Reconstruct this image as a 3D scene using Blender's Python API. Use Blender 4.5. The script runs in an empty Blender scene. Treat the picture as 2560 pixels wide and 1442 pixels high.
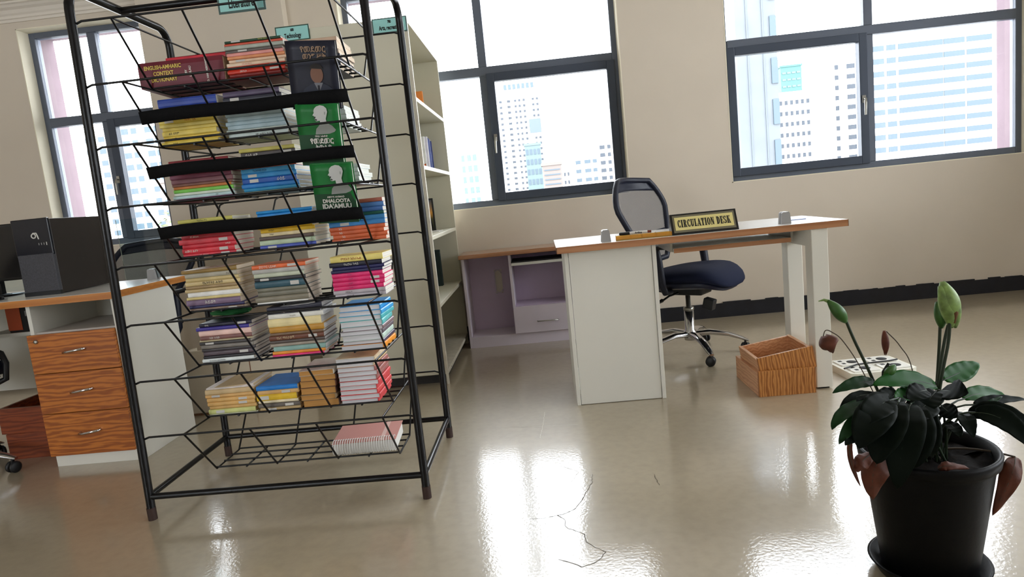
import bpy, math, random
from mathutils import Vector, Matrix
random.seed(11)
SC = bpy.context.scene
COL = SC.collection
PI = math.pi

# ---------------------------------------------------------------- camera
cam_d = bpy.data.cameras.new('camera')
cam = bpy.data.objects.new('camera', cam_d); COL.objects.link(cam); SC.camera = cam
F_PX, YAW, PITCH, ROLL = 1652.4, 0.05364, 0.13572, -0.10193
cam_d.sensor_fit = 'HORIZONTAL'; cam_d.sensor_width = 36.0; cam_d.lens = F_PX / 2560 * 36.0
cam_d.clip_start = 0.05; cam_d.clip_end = 500
_fw = Vector((-math.sin(YAW), math.cos(YAW), 0)); _rt = Vector((math.cos(YAW), math.sin(YAW), 0)); _up = Vector((0, 0, 1))
_fw2 = _fw * math.cos(PITCH) - _up * math.sin(PITCH); _up2 = _up * math.cos(PITCH) + _fw * math.sin(PITCH)
_r3 = _rt * math.cos(ROLL) + _up2 * math.sin(ROLL); _u3 = _up2 * math.cos(ROLL) - _rt * math.sin(ROLL)
cam.matrix_world = Matrix(((_r3.x, _u3.x, -_fw2.x, 0), (_r3.y, _u3.y, -_fw2.y, 0), (_r3.z, _u3.z, -_fw2.z, 1.0), (0, 0, 0, 1)))

# ---------------------------------------------------------------- world, light, exposure
SKY_STRENGTH = 9.0
wd = bpy.data.worlds.new('overcast_sky'); SC.world = wd; wd.use_nodes = True
bg = wd.node_tree.nodes['Background']; bg.inputs[0].default_value = (0.93, 0.965, 1.0, 1); bg.inputs[1].default_value = SKY_STRENGTH
vs = SC.view_settings
SC.display_settings.display_device = 'sRGB'
vs.view_transform = 'Standard'; vs.look = 'None'; vs.gamma = 1.0; vs.use_curve_mapping = False; vs.exposure = 0.74

WIN = [(-3.575, -2.65), (-1.27, 0.65), (1.36, 3.40)]       # window openings in the back wall (x range)
WZ0, WZ1 = 0.948, 2.53
YW = 4.75                                                   # inner face of the back wall
YB = -3.4                                                   # wall behind the viewer; its unseen window is added for fill light
ADDED_WINB = [(-4.9, -2.5)]
X1 = 4.25                                                   # right-hand wall; its unseen windows are added to brighten the room
ADDED_WINR = [(-1.9, 0.3), (1.3, 3.9)]                             # their y ranges
for a, b, yy, rx in [(a, b, 5.2, -PI / 2) for a, b in WIN] + [(a, b, YB - 0.4, PI / 2) for a, b in ADDED_WINB]:   # portals: they emit nothing, they guide the sky's light through each opening
    ld = bpy.data.lights.new('window_portal', 'AREA'); ld.shape = 'RECTANGLE'; ld.size = b - a; ld.size_y = WZ1 - WZ0
    ld.cycles.is_portal = True
    lo = bpy.data.objects.new('window_portal', ld); COL.objects.link(lo)
    lo.location = ((a + b) / 2, yy, (WZ0 + WZ1) / 2); lo.rotation_euler = (rx, 0, 0)
for a, b in ADDED_WINR:
    ld = bpy.data.lights.new('window_portal', 'AREA'); ld.shape = 'RECTANGLE'; ld.size = b - a; ld.size_y = WZ1 - WZ0
    ld.cycles.is_portal = True
    lo = bpy.data.objects.new('window_portal', ld); COL.objects.link(lo)
    lo.location = (X1 + 0.4, (a + b) / 2, (WZ0 + WZ1) / 2); lo.rotation_euler = (PI / 2, 0, PI / 2)

# ---------------------------------------------------------------- materials
def lin(c):
    return tuple(((v / 255) / 12.92 if v / 255 <= 0.04045 else ((v / 255 + 0.055) / 1.055) ** 2.4) for v in c)
MATS = {}
def mat(name, rgb, rough=0.5, metal=0.0, spec=0.5, var=0.0, scale=8.0, bump=0.0, bscale=120.0, coat=0.0, coat_r=0.05, trans=0.0, ior=1.45, emit=None):
    key = name
    if key in MATS: return MATS[key]
    m = bpy.data.materials.new(name); m.use_nodes = True; nt = m.node_tree; b = nt.nodes['Principled BSDF']
    c = lin(rgb)
    b.inputs['Base Color'].default_value = (*c, 1); b.inputs['Roughness'].default_value = rough; b.inputs['Metallic'].default_value = metal
    b.inputs['Specular IOR Level'].default_value = spec; b.inputs['IOR'].default_value = ior
    b.inputs['Coat Weight'].default_value = coat; b.inputs['Coat Roughness'].default_value = coat_r
    b.inputs['Transmission Weight'].default_value = trans
    tc = nt.nodes.new('ShaderNodeTexCoord')
    if var > 0:
        n = nt.nodes.new('ShaderNodeTexNoise'); n.inputs['Scale'].default_value = scale; n.inputs['Detail'].default_value = 5
        r = nt.nodes.new('ShaderNodeValToRGB'); r.color_ramp.elements[0].position = 0.3; r.color_ramp.elements[1].position = 0.7
        r.color_ramp.elements[0].color = (*[v * (1 - var) for v in c], 1); r.color_ramp.elements[1].color = (*[min(1, v * (1 + var * 0.7)) for v in c], 1)
        nt.links.new(tc.outputs['Object'], n.inputs['Vector']); nt.links.new(n.outputs['Fac'], r.inputs[0]); nt.links.new(r.outputs[0], b.inputs['Base Color'])
    if bump > 0:
        n2 = nt.nodes.new('ShaderNodeTexNoise'); n2.inputs['Scale'].default_value = bscale; n2.inputs['Detail'].default_value = 3
        bp = nt.nodes.new('ShaderNodeBump'); bp.inputs['Strength'].default_value = bump; bp.inputs['Distance'].default_value = 0.002
        nt.links.new(tc.outputs['Object'], n2.inputs['Vector']); nt.links.new(n2.outputs['Fac'], bp.inputs['Height']); nt.links.new(bp.outputs[0], b.inputs['Normal'])
    MATS[key] = m
    return m

def wood(name, light, dark, grain='X', rough=0.35, coat=0.2, bands=26.0, dist=5.0, fine=170.0):
    """wood with wavy growth bands and fine pores; grain runs along the given axis"""
    if name in MATS: return MATS[name]
    m = bpy.data.materials.new(name); m.use_nodes = True; nt = m.node_tree; b = nt.nodes['Principled BSDF']; L = nt.links.new
    tc = nt.nodes.new('ShaderNodeTexCoord')
    k = {'X': (0.16, 1, 1), 'Y': (1, 0.16, 1), 'Z': (1, 1, 0.16)}[grain]
    mp = nt.nodes.new('ShaderNodeMapping'); mp.inputs['Scale'].default_value = k
    w = nt.nodes.new('ShaderNodeTexWave'); w.wave_type = 'BANDS'; w.bands_direction = 'Z' if grain != 'Z' else 'X'
    w.inputs['Scale'].default_value = bands / 6.283; w.inputs['Distortion'].default_value = dist; w.inputs['Detail'].default_value = 2.5; w.inputs['Detail Scale'].default_value = 2.2
    mp2 = nt.nodes.new('ShaderNodeMapping'); mp2.inputs['Scale'].default_value = tuple(fine * (0.02 if v < 1 else 1) for v in k)
    n = nt.nodes.new('ShaderNodeTexNoise'); n.inputs['Scale'].default_value = 1.0; n.inputs['Detail'].default_value = 4
    mx = nt.nodes.new('ShaderNodeMix'); mx.data_type = 'FLOAT'; mx.inputs[0].default_value = 0.5
    r = nt.nodes.new('ShaderNodeValToRGB'); r.color_ramp.elements[0].position = 0.28; r.color_ramp.elements[1].position = 0.70
    r.color_ramp.elements[0].color = (*lin(dark), 1); r.color_ramp.elements[1].color = (*lin(light), 1)
    L(tc.outputs['Object'], mp.inputs[0]); L(mp.outputs[0], w.inputs['Vector']); L(tc.outputs['Object'], mp2.inputs[0]); L(mp2.outputs[0], n.inputs['Vector'])
    L(w.outputs['Fac'], mx.inputs[2]); L(n.outputs['Fac'], mx.inputs[3]); L(mx.outputs[0], r.inputs[0]); L(r.outputs[0], b.inputs['Base Color'])
    b.inputs['Roughness'].default_value = rough; b.inputs['Coat Weight'].default_value = coat; b.inputs['Coat Roughness'].default_value = 0.15
    MATS[name] = m
    return m

def glass_pane(name, tint=(0.97, 0.99, 0.99), refl=0.06):
    if name in MATS: return MATS[name]
    m = bpy.data.materials.new(name); m.use_nodes = True; nt = m.node_tree; nt.nodes.remove(nt.nodes['Principled BSDF'])
    o = nt.nodes['Material Output']; t = nt.nodes.new('ShaderNodeBsdfTransparent'); t.inputs[0].default_value = (*tint, 1)
    g = nt.nodes.new('ShaderNodeBsdfGlossy'); g.inputs['Roughness'].default_value = 0.02
    lw = nt.nodes.new('ShaderNodeFresnel'); lw.inputs[0].default_value = 1.45
    mx = nt.nodes.new('ShaderNodeMixShader')
    nt.links.new(lw.outputs[0], mx.inputs[0]); nt.links.new(t.outputs[0], mx.inputs[1]); nt.links.new(g.outputs[0], mx.inputs[2]); nt.links.new(mx.outputs[0], o.inputs[0])
    MATS[name] = m
    return m

def floor_mat():
    m = bpy.data.materials.new('polished_floor'); m.use_nodes = True; nt = m.node_tree; b = nt.nodes['Principled BSDF']; L = nt.links.new
    tc = nt.nodes.new('ShaderNodeTexCoord')
    n = nt.nodes.new('ShaderNodeTexNoise'); n.inputs['Scale'].default_value = 1.3; n.inputs['Detail'].default_value = 6
    r = nt.nodes.new('ShaderNodeValToRGB'); r.color_ramp.elements[0].position = 0.3; r.color_ramp.elements[1].position = 0.75
    r.color_ramp.elements[0].color = (*lin((162, 149, 126)), 1); r.color_ramp.elements[1].color = (*lin((178, 166, 143)), 1)
    # fine scuffs
    n3 = nt.nodes.new('ShaderNodeTexNoise'); n3.inputs['Scale'].default_value = 30; n3.inputs['Detail'].default_value = 6
    r3 = nt.nodes.new('ShaderNodeValToRGB'); r3.color_ramp.elements[0].position = 0.25; r3.color_ramp.elements[1].position = 0.6
    r3.color_ramp.elements[0].color = (0.82, 0.82, 0.82, 1); r3.color_ramp.elements[1].color = (1, 1, 1, 1)
    mx = nt.nodes.new('ShaderNodeMix'); mx.data_type = 'RGBA'; mx.blend_type = 'MULTIPLY'; mx.inputs[0].default_value = 0.6
    L(tc.outputs['Object'], n.inputs['Vector']); L(n.outputs['Fac'], r.inputs[0]); L(tc.outputs['Object'], n3.inputs['Vector']); L(n3.outputs['Fac'], r3.inputs[0])
    L(r.outputs[0], mx.inputs[6]); L(r3.outputs[0], mx.inputs[7]); L(mx.outputs[2], b.inputs['Base Color'])
    # orange-peel relief of the varnish
    n2 = nt.nodes.new('ShaderNodeTexNoise'); n2.inputs['Scale'].default_value = 95; n2.inputs['Detail'].default_value = 5
    bp = nt.nodes.new('ShaderNodeBump'); bp.inputs['Strength'].default_value = 0.22; bp.inputs['Distance'].default_value = 0.0016
    L(tc.outputs['Object'], n2.inputs['Vector']); L(n2.outputs['Fac'], bp.inputs['Height']); L(bp.outputs[0], b.inputs['Coat Normal']); b.inputs['Coat Weight'].default_value = 1.0; b.inputs['Coat Roughness'].default_value = 0.045; b.inputs['Coat IOR'].default_value = 1.5
    b.inputs['Roughness'].default_value = 0.36; b.inputs['Specular IOR Level'].default_value = 0.5; b.inputs['IOR'].default_value = 1.5
    MATS['floor'] = m
    return m

# ---------------------------------------------------------------- mesh helpers
class MB:
    def __init__(self): self.v = []; self.f = []; self.sm = []
    def add(self, vs, fs, M=None, smooth=False):
        k = len(self.v)
        self.v += [tuple(M @ Vector(p)) if M is not None else tuple(p) for p in vs]
        for f in fs: self.f.append(tuple(i + k for i in f)); self.sm.append(smooth)
        return self
    def box(self, x0, x1, y0, y1, z0, z1, M=None):
        return self.add([(x0, y0, z0), (x1, y0, z0), (x1, y1, z0), (x0, y1, z0), (x0, y0, z1), (x1, y0, z1), (x1, y1, z1), (x0, y1, z1)],
                        [(3, 2, 1, 0), (4, 5, 6, 7), (0, 1, 5, 4), (1, 2, 6, 5), (2, 3, 7, 6), (3, 0, 4, 7)], M)
    def cbox(self, c, s, M=None):
        return self.box(c[0] - s[0] / 2, c[0] + s[0] / 2, c[1] - s[1] / 2, c[1] + s[1] / 2, c[2] - s[2] / 2, c[2] + s[2] / 2, M)
    def tube(self, pts, r, n=8, M=None, cap=True):
        pts = [Vector(p) for p in pts]; rs = r if isinstance(r, (list, tuple)) else [r] * len(pts)
        rings = []; up = None
        for i, p in enumerate(pts):
            t = (pts[min(i + 1, len(pts) - 1)] - pts[max(i - 1, 0)]).normalized()
            if up is None:
                up = Vector((0, 0, 1)) if abs(t.z) < 0.9 else Vector((1, 0, 0))
            a = (up - t * up.dot(t)).normalized(); up = a; b = t.cross(a)
            rings.append([p + (a * math.cos(2 * PI * k / n) + b * math.sin(2 * PI * k / n)) * rs[i] for k in range(n)])
        vs = [q for ring in rings for q in ring]; fs = []
        for i in range(len(pts) - 1):
            for k in range(n): fs.append((i * n + k, i * n + (k + 1) % n, (i + 1) * n + (k + 1) % n, (i + 1) * n + k))
        self.add(vs, fs, M, True)
        if cap:
            k = len(pts) - 1
            self.add(rings[0], [tuple(reversed(range(n)))], M); self.add(rings[k], [tuple(range(n))], M)
        return self
    def lathe(self, prof, n=32, M=None, smooth=True):
        vs = []; fs = []
        for r, z in prof:
            for k in range(n): vs.append((r * math.cos(2 * PI * k / n), r * math.sin(2 * PI * k / n), z))
        for i in range(len(prof) - 1):
            for k in range(n): fs.append((i * n + k, i * n + (k + 1) % n, (i + 1) * n + (k + 1) % n, (i + 1) * n + k))
        return self.add(vs, fs, M, smooth)
    def prism(self, poly, h0, h1, M=None, smooth=False):
        n = len(poly)
        vs = [(x, y, h0) for x, y in poly] + [(x, y, h1) for x, y in poly]
        fs = [tuple(reversed(range(n))), tuple(range(n, 2 * n))]
        self.add(vs, fs, M)
        self.add(vs, [(i, (i + 1) % n, n + (i + 1) % n, n + i) for i in range(n)], M, smooth)
        return self
    def grid(self, fn, nu, nv, M=None, smooth=True, th=0.0):
        vs = [fn(i / nu, j / nv) for i in range(nu + 1) for j in range(nv + 1)]
        fs = [(i * (nv + 1) + j, (i + 1) * (nv + 1) + j, (i + 1) * (nv + 1) + j + 1, i * (nv + 1) + j + 1) for i in range(nu) for j in range(nv)]
        return self.add(vs, fs, M, smooth)
    def mesh(self, name, m=None):
        me = bpy.data.meshes.new(name); me.from_pydata(self.v, [], self.f); me.polygons.foreach_set('use_smooth', self.sm)
        if m: me.materials.append(m)
        me.update(); return me
    def build(self, name, m, parent=None, bevel=0.0, solid=0.0, world=True, label=None, seg=2):
        me = self.mesh(name, m); return link(name, me, parent, bevel, solid, world, label, seg)

def root_of(o):
    while o.parent: o = o.parent
    return o
def link(name, me, parent=None, bevel=0.0, solid=0.0, world=False, label=None, seg=2):
    o = bpy.data.objects.new(name, me); COL.objects.link(o)
    if parent:
        o.parent = parent
        if world and parent.type == 'EMPTY' and parent.parent is None: o.location = -Vector(parent.location)
    if solid:
        s = o.modifiers.new('solid', 'SOLIDIFY'); s.thickness = solid; s.offset = 0
    if bevel:
        bv = o.modifiers.new('bevel', 'BEVEL'); bv.width = bevel; bv.segments = seg; bv.limit_method = 'ANGLE'; bv.angle_limit = 0.7
    if label: o['label'] = label
    return o
def thing(name, label, cat, loc=(0, 0, 0), rz=0.0, group=None, kind=None):
    o = bpy.data.objects.new(name, None); COL.objects.link(o); o.empty_display_size = 0.1
    o.location = loc; o.rotation_euler = (0, 0, rz)
    return tag(o, label, cat, group, kind)
def tag(o, label=None, cat=None, group=None, kind=None):
    if label: o['label'] = label
    if cat: o['category'] = cat
    if group: o['group'] = group
    if kind: o['kind'] = kind
    return o
def B(*a): return MB().box(*a)
def Rx(a): return Matrix.Rotation(a, 4, 'X')
def Ry(a): return Matrix.Rotation(a, 4, 'Y')
def Rz(a): return Matrix.Rotation(a, 4, 'Z')
def T(x, y, z): return Matrix.Translation((x, y, z))

TXT = {}
def text_mesh(s, size=1.0, bold=0.0, xs=1.0, res=3, spacing=1.0):
    """flat letters centred on the origin in the XZ plane, facing -Y"""
    key = (s, size, bold, xs, spacing)
    if key in TXT: return TXT[key]
    c = bpy.data.curves.new('lettering', 'FONT'); c.body = s; c.size = size; c.align_x = 'CENTER'; c.align_y = 'CENTER'; c.resolution_u = res; c.offset = bold; c.space_character = spacing
    o = bpy.data.objects.new('lettering', c); COL.objects.link(o)
    bpy.context.view_layer.update()
    dg = bpy.context.evaluated_depsgraph_get(); me = bpy.data.meshes.new_from_object(o.evaluated_get(dg))
    bpy.data.objects.remove(o); bpy.data.curves.remove(c)
    me.transform(Matrix.Scale(xs, 4, (1, 0, 0))); me.transform(Rx(PI / 2))
    vs = [tuple(v.co) for v in me.vertices]; fs = [tuple(p.vertices) for p in me.polygons]
    bpy.data.meshes.remove(me)
    TXT[key] = (vs, fs)
    return TXT[key]
def lettering(s, m, parent, loc, size, bold=0.0, xs=1.0, rot=None, name='lettering', spacing=1.0):
    vs, fs = text_mesh(s, size, bold, xs, spacing=spacing)
    M = T(*loc) @ (rot if rot is not None else Matrix.Identity(4))
    return MB().add(vs, fs, M).build(name, m, parent, world=False)

# ---------------------------------------------------------------- common materials
M_wall = mat('cream_wall_paint', (214, 203, 187), 0.75, spec=0.25, var=0.03, scale=2.0, bump=0.15, bscale=60)
M_reveal = mat('window_reveal_lit', (236, 228, 206), 0.8, spec=0.2, var=0.05, scale=4)
M_outer = mat('outer_render', (104, 98, 100), 0.9, var=0.15, scale=6)
M_outer_pink = mat('outer_pink_render', (108, 92, 98), 0.9, var=0.1, scale=6)
M_ceil = mat('ceiling_paint', (226, 218, 206), 0.8, spec=0.2)
M_base = mat('black_skirting_paint', (26, 28, 36), 0.4, var=0.3, scale=15, bump=0.2)
M_frame = mat('dark_aluminium', (96, 103, 116), 0.45, metal=0.2)
M_frame2 = mat('dark_aluminium_casement', (66, 74, 88), 0.45, metal=0.2)
M_white = mat('white_laminate', (222, 220, 210), 0.45, var=0.02, scale=3)
M_white2 = mat('white_panel_edge', (214, 213, 204), 0.45)
M_black_steel = mat('black_enamel_steel', (8, 8, 10), 0.3, spec=0.35, bump=0.1, bscale=200)
M_wire = mat('black_wire', (8, 8, 9), 0.35, spec=0.35)
M_strap = mat('black_elastic', (12, 12, 14), 0.85, spec=0.2, bump=0.3, bscale=300)
M_chrome = mat('chrome', (205, 205, 208), 0.12, metal=1.0)
M_steel = mat('satin_steel', (170, 168, 160), 0.3, metal=0.9)
M_blackpl = mat('black_plastic', (20, 20, 22), 0.45, bump=0.05)
M_wood_top = wood('desk_wood_edge', (178, 126, 88), (160, 108, 72), 'X', rough=0.22, coat=0.5, bands=60, dist=3)
M_wood_dr = wood('orange_oak', (190, 112, 40), (146, 76, 22), 'X', rough=0.4, coat=0.15, bands=95, dist=9)
M_wood_red = wood('red_oak', (146, 68, 30), (116, 48, 20), 'X', rough=0.45, coat=0.1, bands=100, dist=7)
M_wood_box = wood('pine_front', (198, 136, 72), (150, 90, 40), 'Z', rough=0.4, coat=0.15, bands=150, dist=7)
M_wood_side = wood('pine_side', (208, 156, 112), (186, 130, 90), 'Y', rough=0.4, coat=0.2, bands=120, dist=8)
M_grey_clamp = mat('grey_clamp_plastic', (150, 148, 146), 0.4)
M_acrylic = glass_pane('clear_acrylic', (0.86, 0.93, 0.95))
M_pane = glass_pane('window_glass', (0.98, 0.99, 1.0))
M_ink = mat('black_ink', (18, 18, 18), 0.7)
M_sticker = mat('white_sticker', (205, 203, 198), 0.6)
M_gold = mat('gold_ink', (214, 186, 84), 0.5)
M_wtxt = mat('white_ink', (222, 220, 212), 0.6)

# ================================================================ THE ROOM
X0, H = -5.6, 2.68
fl = B(X0, X1, YB, YW + 0.4, -0.12, 0.0).build('floor', floor_mat()); tag(fl, 'polished beige floor with cracks and window reflections', kind='structure')
M_crack = mat('crack_line', (96, 88, 76), 0.6)
M_scuff = mat('pale_scuff', (190, 182, 164), 0.4)
CR = [[(-0.116,1.954),(-0.076,1.953),(-0.034,1.965),(-0.012,1.972),(0.025,2.003),(0.048,2.056),(0.053,2.075),(0.070,2.126),(0.091,2.185),(0.097,2.250)],
 [(-0.034,1.965),(-0.014,1.936),(-0.013,1.886),(0.017,1.857),(0.042,1.837),(0.044,1.791),(0.068,1.759),(0.093,1.731)],
 [(0.093,1.731),(0.073,1.692),(0.056,1.679),(0.022,1.664),(-0.004,1.687),(-0.041,1.712)],
 [(0.309,2.210),(0.309,2.171),(0.312,2.120)]]
CR2 = [[(0.093,1.731),(0.123,1.747),(0.146,1.749)], [(-0.089,2.645),(-0.075,2.812),(-0.066,2.973)], [(-0.286,2.827),(-0.107,2.789),(0.077,2.770)], [(-0.02,2.35),(0.05,2.28),(0.02,2.2)]]
def ribbon(path, w, z=0.0006):
    mb = MB(); pts = []
    for i in range(len(path) - 1):
        a, b = Vector(path[i]), Vector(path[i + 1]); k = max(2, int((b - a).length / 0.012))
        for j in range(k): p = a.lerp(b, j / k); pts.append(p + Vector((random.uniform(-1, 1), random.uniform(-1, 1))) * 0.0022)
    pts.append(Vector(path[-1]))
    for i in range(len(pts) - 1):
        d = (pts[i + 1] - pts[i]); nrm = Vector((-d.y, d.x)).normalized()
        w0 = w * random.uniform(0.5, 1.2)
        mb.add([(*(pts[i] - nrm * w0), z), (*(pts[i + 1] - nrm * w0), z), (*(pts[i + 1] + nrm * w0), z), (*(pts[i] + nrm * w0), z)], [(0, 1, 2, 3)])
    return mb
for c in CR: ribbon(c, 0.0011).build('crack', M_crack, fl)
for c in CR2: ribbon(c, 0.0008).build('scuff', M_scuff, fl)

def wall_with_holes(y0, y1, z0, z1, xa, xb, wins=WIN):
    mb = MB(); x = xa
    for a, b in wins:
        mb.box(x, a, y0, y1, z0, z1); mb.box(a, b, y0, y1, z0, WZ0); mb.box(a, b, y0, y1, WZ1, z1); x = b
    mb.box(x, xb, y0, y1, z0, z1); return mb
wb = wall_with_holes(YW, 4.90, 0, H, X0, X1).build('wall_back', M_wall); tag(wb, 'cream painted wall with three windows', kind='structure')
wo = wall_with_holes(4.90, 5.12, -0.6, H + 0.6, X0, X1).build('wall_back_outer', M_outer_pink); tag(wo, 'outer pinkish layer of the window wall', kind='structure')
tag(B(-2.63, -1.62, 4.66, YW, 0, H).build('wall_back_pilaster', M_wall), 'shallow cream pilaster between left and middle window', kind='structure')
tag(B(X0 - 0.1, X0, YB, YW + 0.15, 0, H).build('wall_left', M_wall), 'plain cream side wall', kind='structure')
wr = MB(); yy = YB
for a, b in ADDED_WINR: wr.box(X1, X1 + 0.3, yy, a, 0, H).box(X1, X1 + 0.3, a, b, 0, WZ0).box(X1, X1 + 0.3, a, b, WZ1, H); yy = b
wr.box(X1, X1 + 0.3, yy, YW + 0.15, 0, H)
tag(wr.build('wall_right', M_wall), 'cream right-hand wall with two windows added for light', kind='structure')
tag(wall_with_holes(YB - 0.3, YB, 0, H, X0, X1, ADDED_WINB).build('wall_front', M_wall), 'cream wall behind the viewer with a window added for light', kind='structure')
tag(B(X0, X1, YB, YW + 0.4, H, H + 0.12).build('ceiling', M_ceil), 'pale painted ceiling', kind='structure')
# stepped cornice
cn = MB()
prof = [(0.0, 2.575), (0.012, 2.575), (0.016, 2.592), (0.026, 2.596), (0.032, 2.612), (0.045, 2.622), (0.06, 2.642), (0.085, 2.652), (0.10, 2.664), (0.12, 2.668), (0.12, H), (0.0, H)]
n = len(prof)
vsx = [(X0, YW - a, b) for a, b in prof] + [(X1, YW - a, b) for a, b in prof]
cn.add(vsx, [tuple(range(n)), tuple(reversed(range(n, 2 * n)))] + [(i, n + i, n + (i + 1) % n, (i + 1) % n) for i in range(n)])
tag(cn.build('trim_1', M_ceil), 'stepped plaster cornice under the ceiling', kind='structure')
# painted skirting with chipped upper edge
sk = MB(); x = X0; rr = random.Random(3)
while x < X1:
    w = rr.uniform(0.03, 0.11); h = 0.105 + rr.uniform(-0.006, 0.006)
    sk.box(x, min(x + w, X1), YW - 0.012, YW, 0, h); x += w
tag(sk.build('baseboard_back', M_base), 'black painted skirting along the window wall', kind='structure')

# windows -------------------------------------------------------
def window(i, a, b, mull, trans, casement, handle_x, label, y0=4.86):
    w = thing('window_%d' % i, label, None, ((a + b) / 2, y0, WZ0), kind='structure')
    y1 = y0 + 0.06; fw_ = 0.045
    f = MB().box(a, a + fw_, y0, y1, WZ0, WZ1).box(b - fw_, b, y0, y1, WZ0, WZ1).box(a + fw_, b - fw_, y0, y1, WZ0, WZ0 + 0.05).box(a + fw_, b - fw_, y0, y1, WZ1 - fw_, WZ1)
    f.build('window_frame', M_frame, w, bevel=0.004)
    B(a + fw_, b - fw_, y0 - 0.004, y1, trans - 0.032, trans + 0.032).build('transom', M_frame, w, bevel=0.004)
    B(mull - 0.03, mull + 0.03, y0 - 0.002, y1, WZ0 + 0.05, trans - 0.032).build('mullion', M_frame, w, bevel=0.004)
    B(mull - 0.03, mull + 0.03, y0 - 0.002, y1, trans + 0.032, WZ1 - fw_).build('mullion', M_frame, w, bevel=0.004)
    # panes
    for (xa, xb, za, zb, k) in ((a + fw_, mull - 0.03, trans + 0.032, WZ1 - fw_, 0), (mull + 0.03, b - fw_, trans + 0.032, WZ1 - fw_, 0),
                                (a + fw_, mull - 0.03, WZ0 + 0.05, trans - 0.032, 1), (mull + 0.03, b - fw_, WZ0 + 0.05, trans - 0.032, 2)):
        if k == casement:
            c = 0.045; yc0, yc1 = y0 - 0.022, y1 - 0.02
            cs = MB().box(xa - 0.012, xa + c, yc0, yc1, za - 0.012, zb + 0.012).box(xb - c, xb + 0.012, yc0, yc1, za - 0.012, zb + 0.012).box(xa + c, xb - c, yc0, yc1, za - 0.012, za + c).box(xa + c, xb - c, yc0, yc1, zb - c, zb + 0.012)
            co = cs.build('casement', M_frame2, w, bevel=0.004)
            MB().box(xa + c, xb - c, y0 + 0.025, y0 + 0.029, za + c, zb - c).build('pane', M_pane, co, world=False)
            hz = za + (zb - za) * 0.50
            hm = MB().cbox((handle_x, yc0 - 0.006, hz), (0.022, 0.012, 0.05)).tube([(handle_x, yc0 - 0.01, hz), (handle_x, yc0 - 0.035, hz), (handle_x - 0.004, yc0 - 0.04, hz - 0.03), (handle_x - 0.006, yc0 - 0.04, hz - 0.11)], [0.007, 0.007, 0.009, 0.007], 8)
            hm.build('handle', M_steel, co, world=False)
        else:
            B(xa, xb, y0 + 0.026, y0 + 0.030, za, zb).build('pane', M_pane, w)
    # mortar strip left rough around the frame
    return w
window(1, *WIN[0], -3.11, 1.885, 2, -3.075, 'narrow window with dark frame behind the black wire rack')
window(2, *WIN[1], -0.31, 1.905, 2, -0.265, 'middle window with dark frame behind the office chair')
window(3, *WIN[2], 2.37, 1.895, 1, 2.315, 'right window with dark frame and pale tower beyond it')
for i_, (a, b) in enumerate(ADDED_WINB):
    window(4 + i_, a, b, (a + b) / 2, 1.895, 0, 0, 'unseen window added for fill light behind the viewer', y0=YB - 0.2)
for i_, (a, b) in enumerate(ADDED_WINR):
    w_ = thing('window_%d' % (5 + i_), 'unseen window added for light in the right-hand wall', None, (X1 + 0.15, (a + b) / 2, WZ0), kind='structure'); xa, xb = X1 + 0.12, X1 + 0.18; m_ = (a + b) / 2
    MB().box(xa, xb, a, a + 0.045, WZ0, WZ1).box(xa, xb, b - 0.045, b, WZ0, WZ1).box(xa, xb, a + 0.045, b - 0.045, WZ0, WZ0 + 0.05).box(xa, xb, a + 0.045, b - 0.045, WZ1 - 0.045, WZ1).build('window_frame', M_frame, w_)
    B(xa, xb, m_ - 0.03, m_ + 0.03, WZ0 + 0.05, WZ1 - 0.045).build('mullion', M_frame, w_)
    for p, q in ((a + 0.045, m_ - 0.03), (m_ + 0.03, b - 0.045)):
        B(xa, xb, p, q, 1.86, 1.925).build('transom', M_frame, w_)
        B(xa + 0.026, xa + 0.03, p, q, WZ0 + 0.05, 1.86).build('pane', M_pane, w_); B(xa + 0.026, xa + 0.03, p, q, 1.925, WZ1 - 0.045).build('pane', M_pane, w_)
# reveal linings of the three far windows, coloured brighter to suggest window light
for i_, (a, b) in enumerate(WIN):
    t_ = 0.006
    tag(MB().box(a, a + t_, YW - 0.001, 4.86, WZ0, WZ1).box(b - t_, b, YW - 0.001, 4.86, WZ0, WZ1).box(a, b, YW - 0.001, 4.86, WZ1 - t_, WZ1).box(a, b, YW - 0.001, 4.86, WZ0, WZ0 + t_).build('trim_%d' % (2 + i_), M_reveal), 'window reveal lining coloured brighter to suggest window light', kind='structure')

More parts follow.
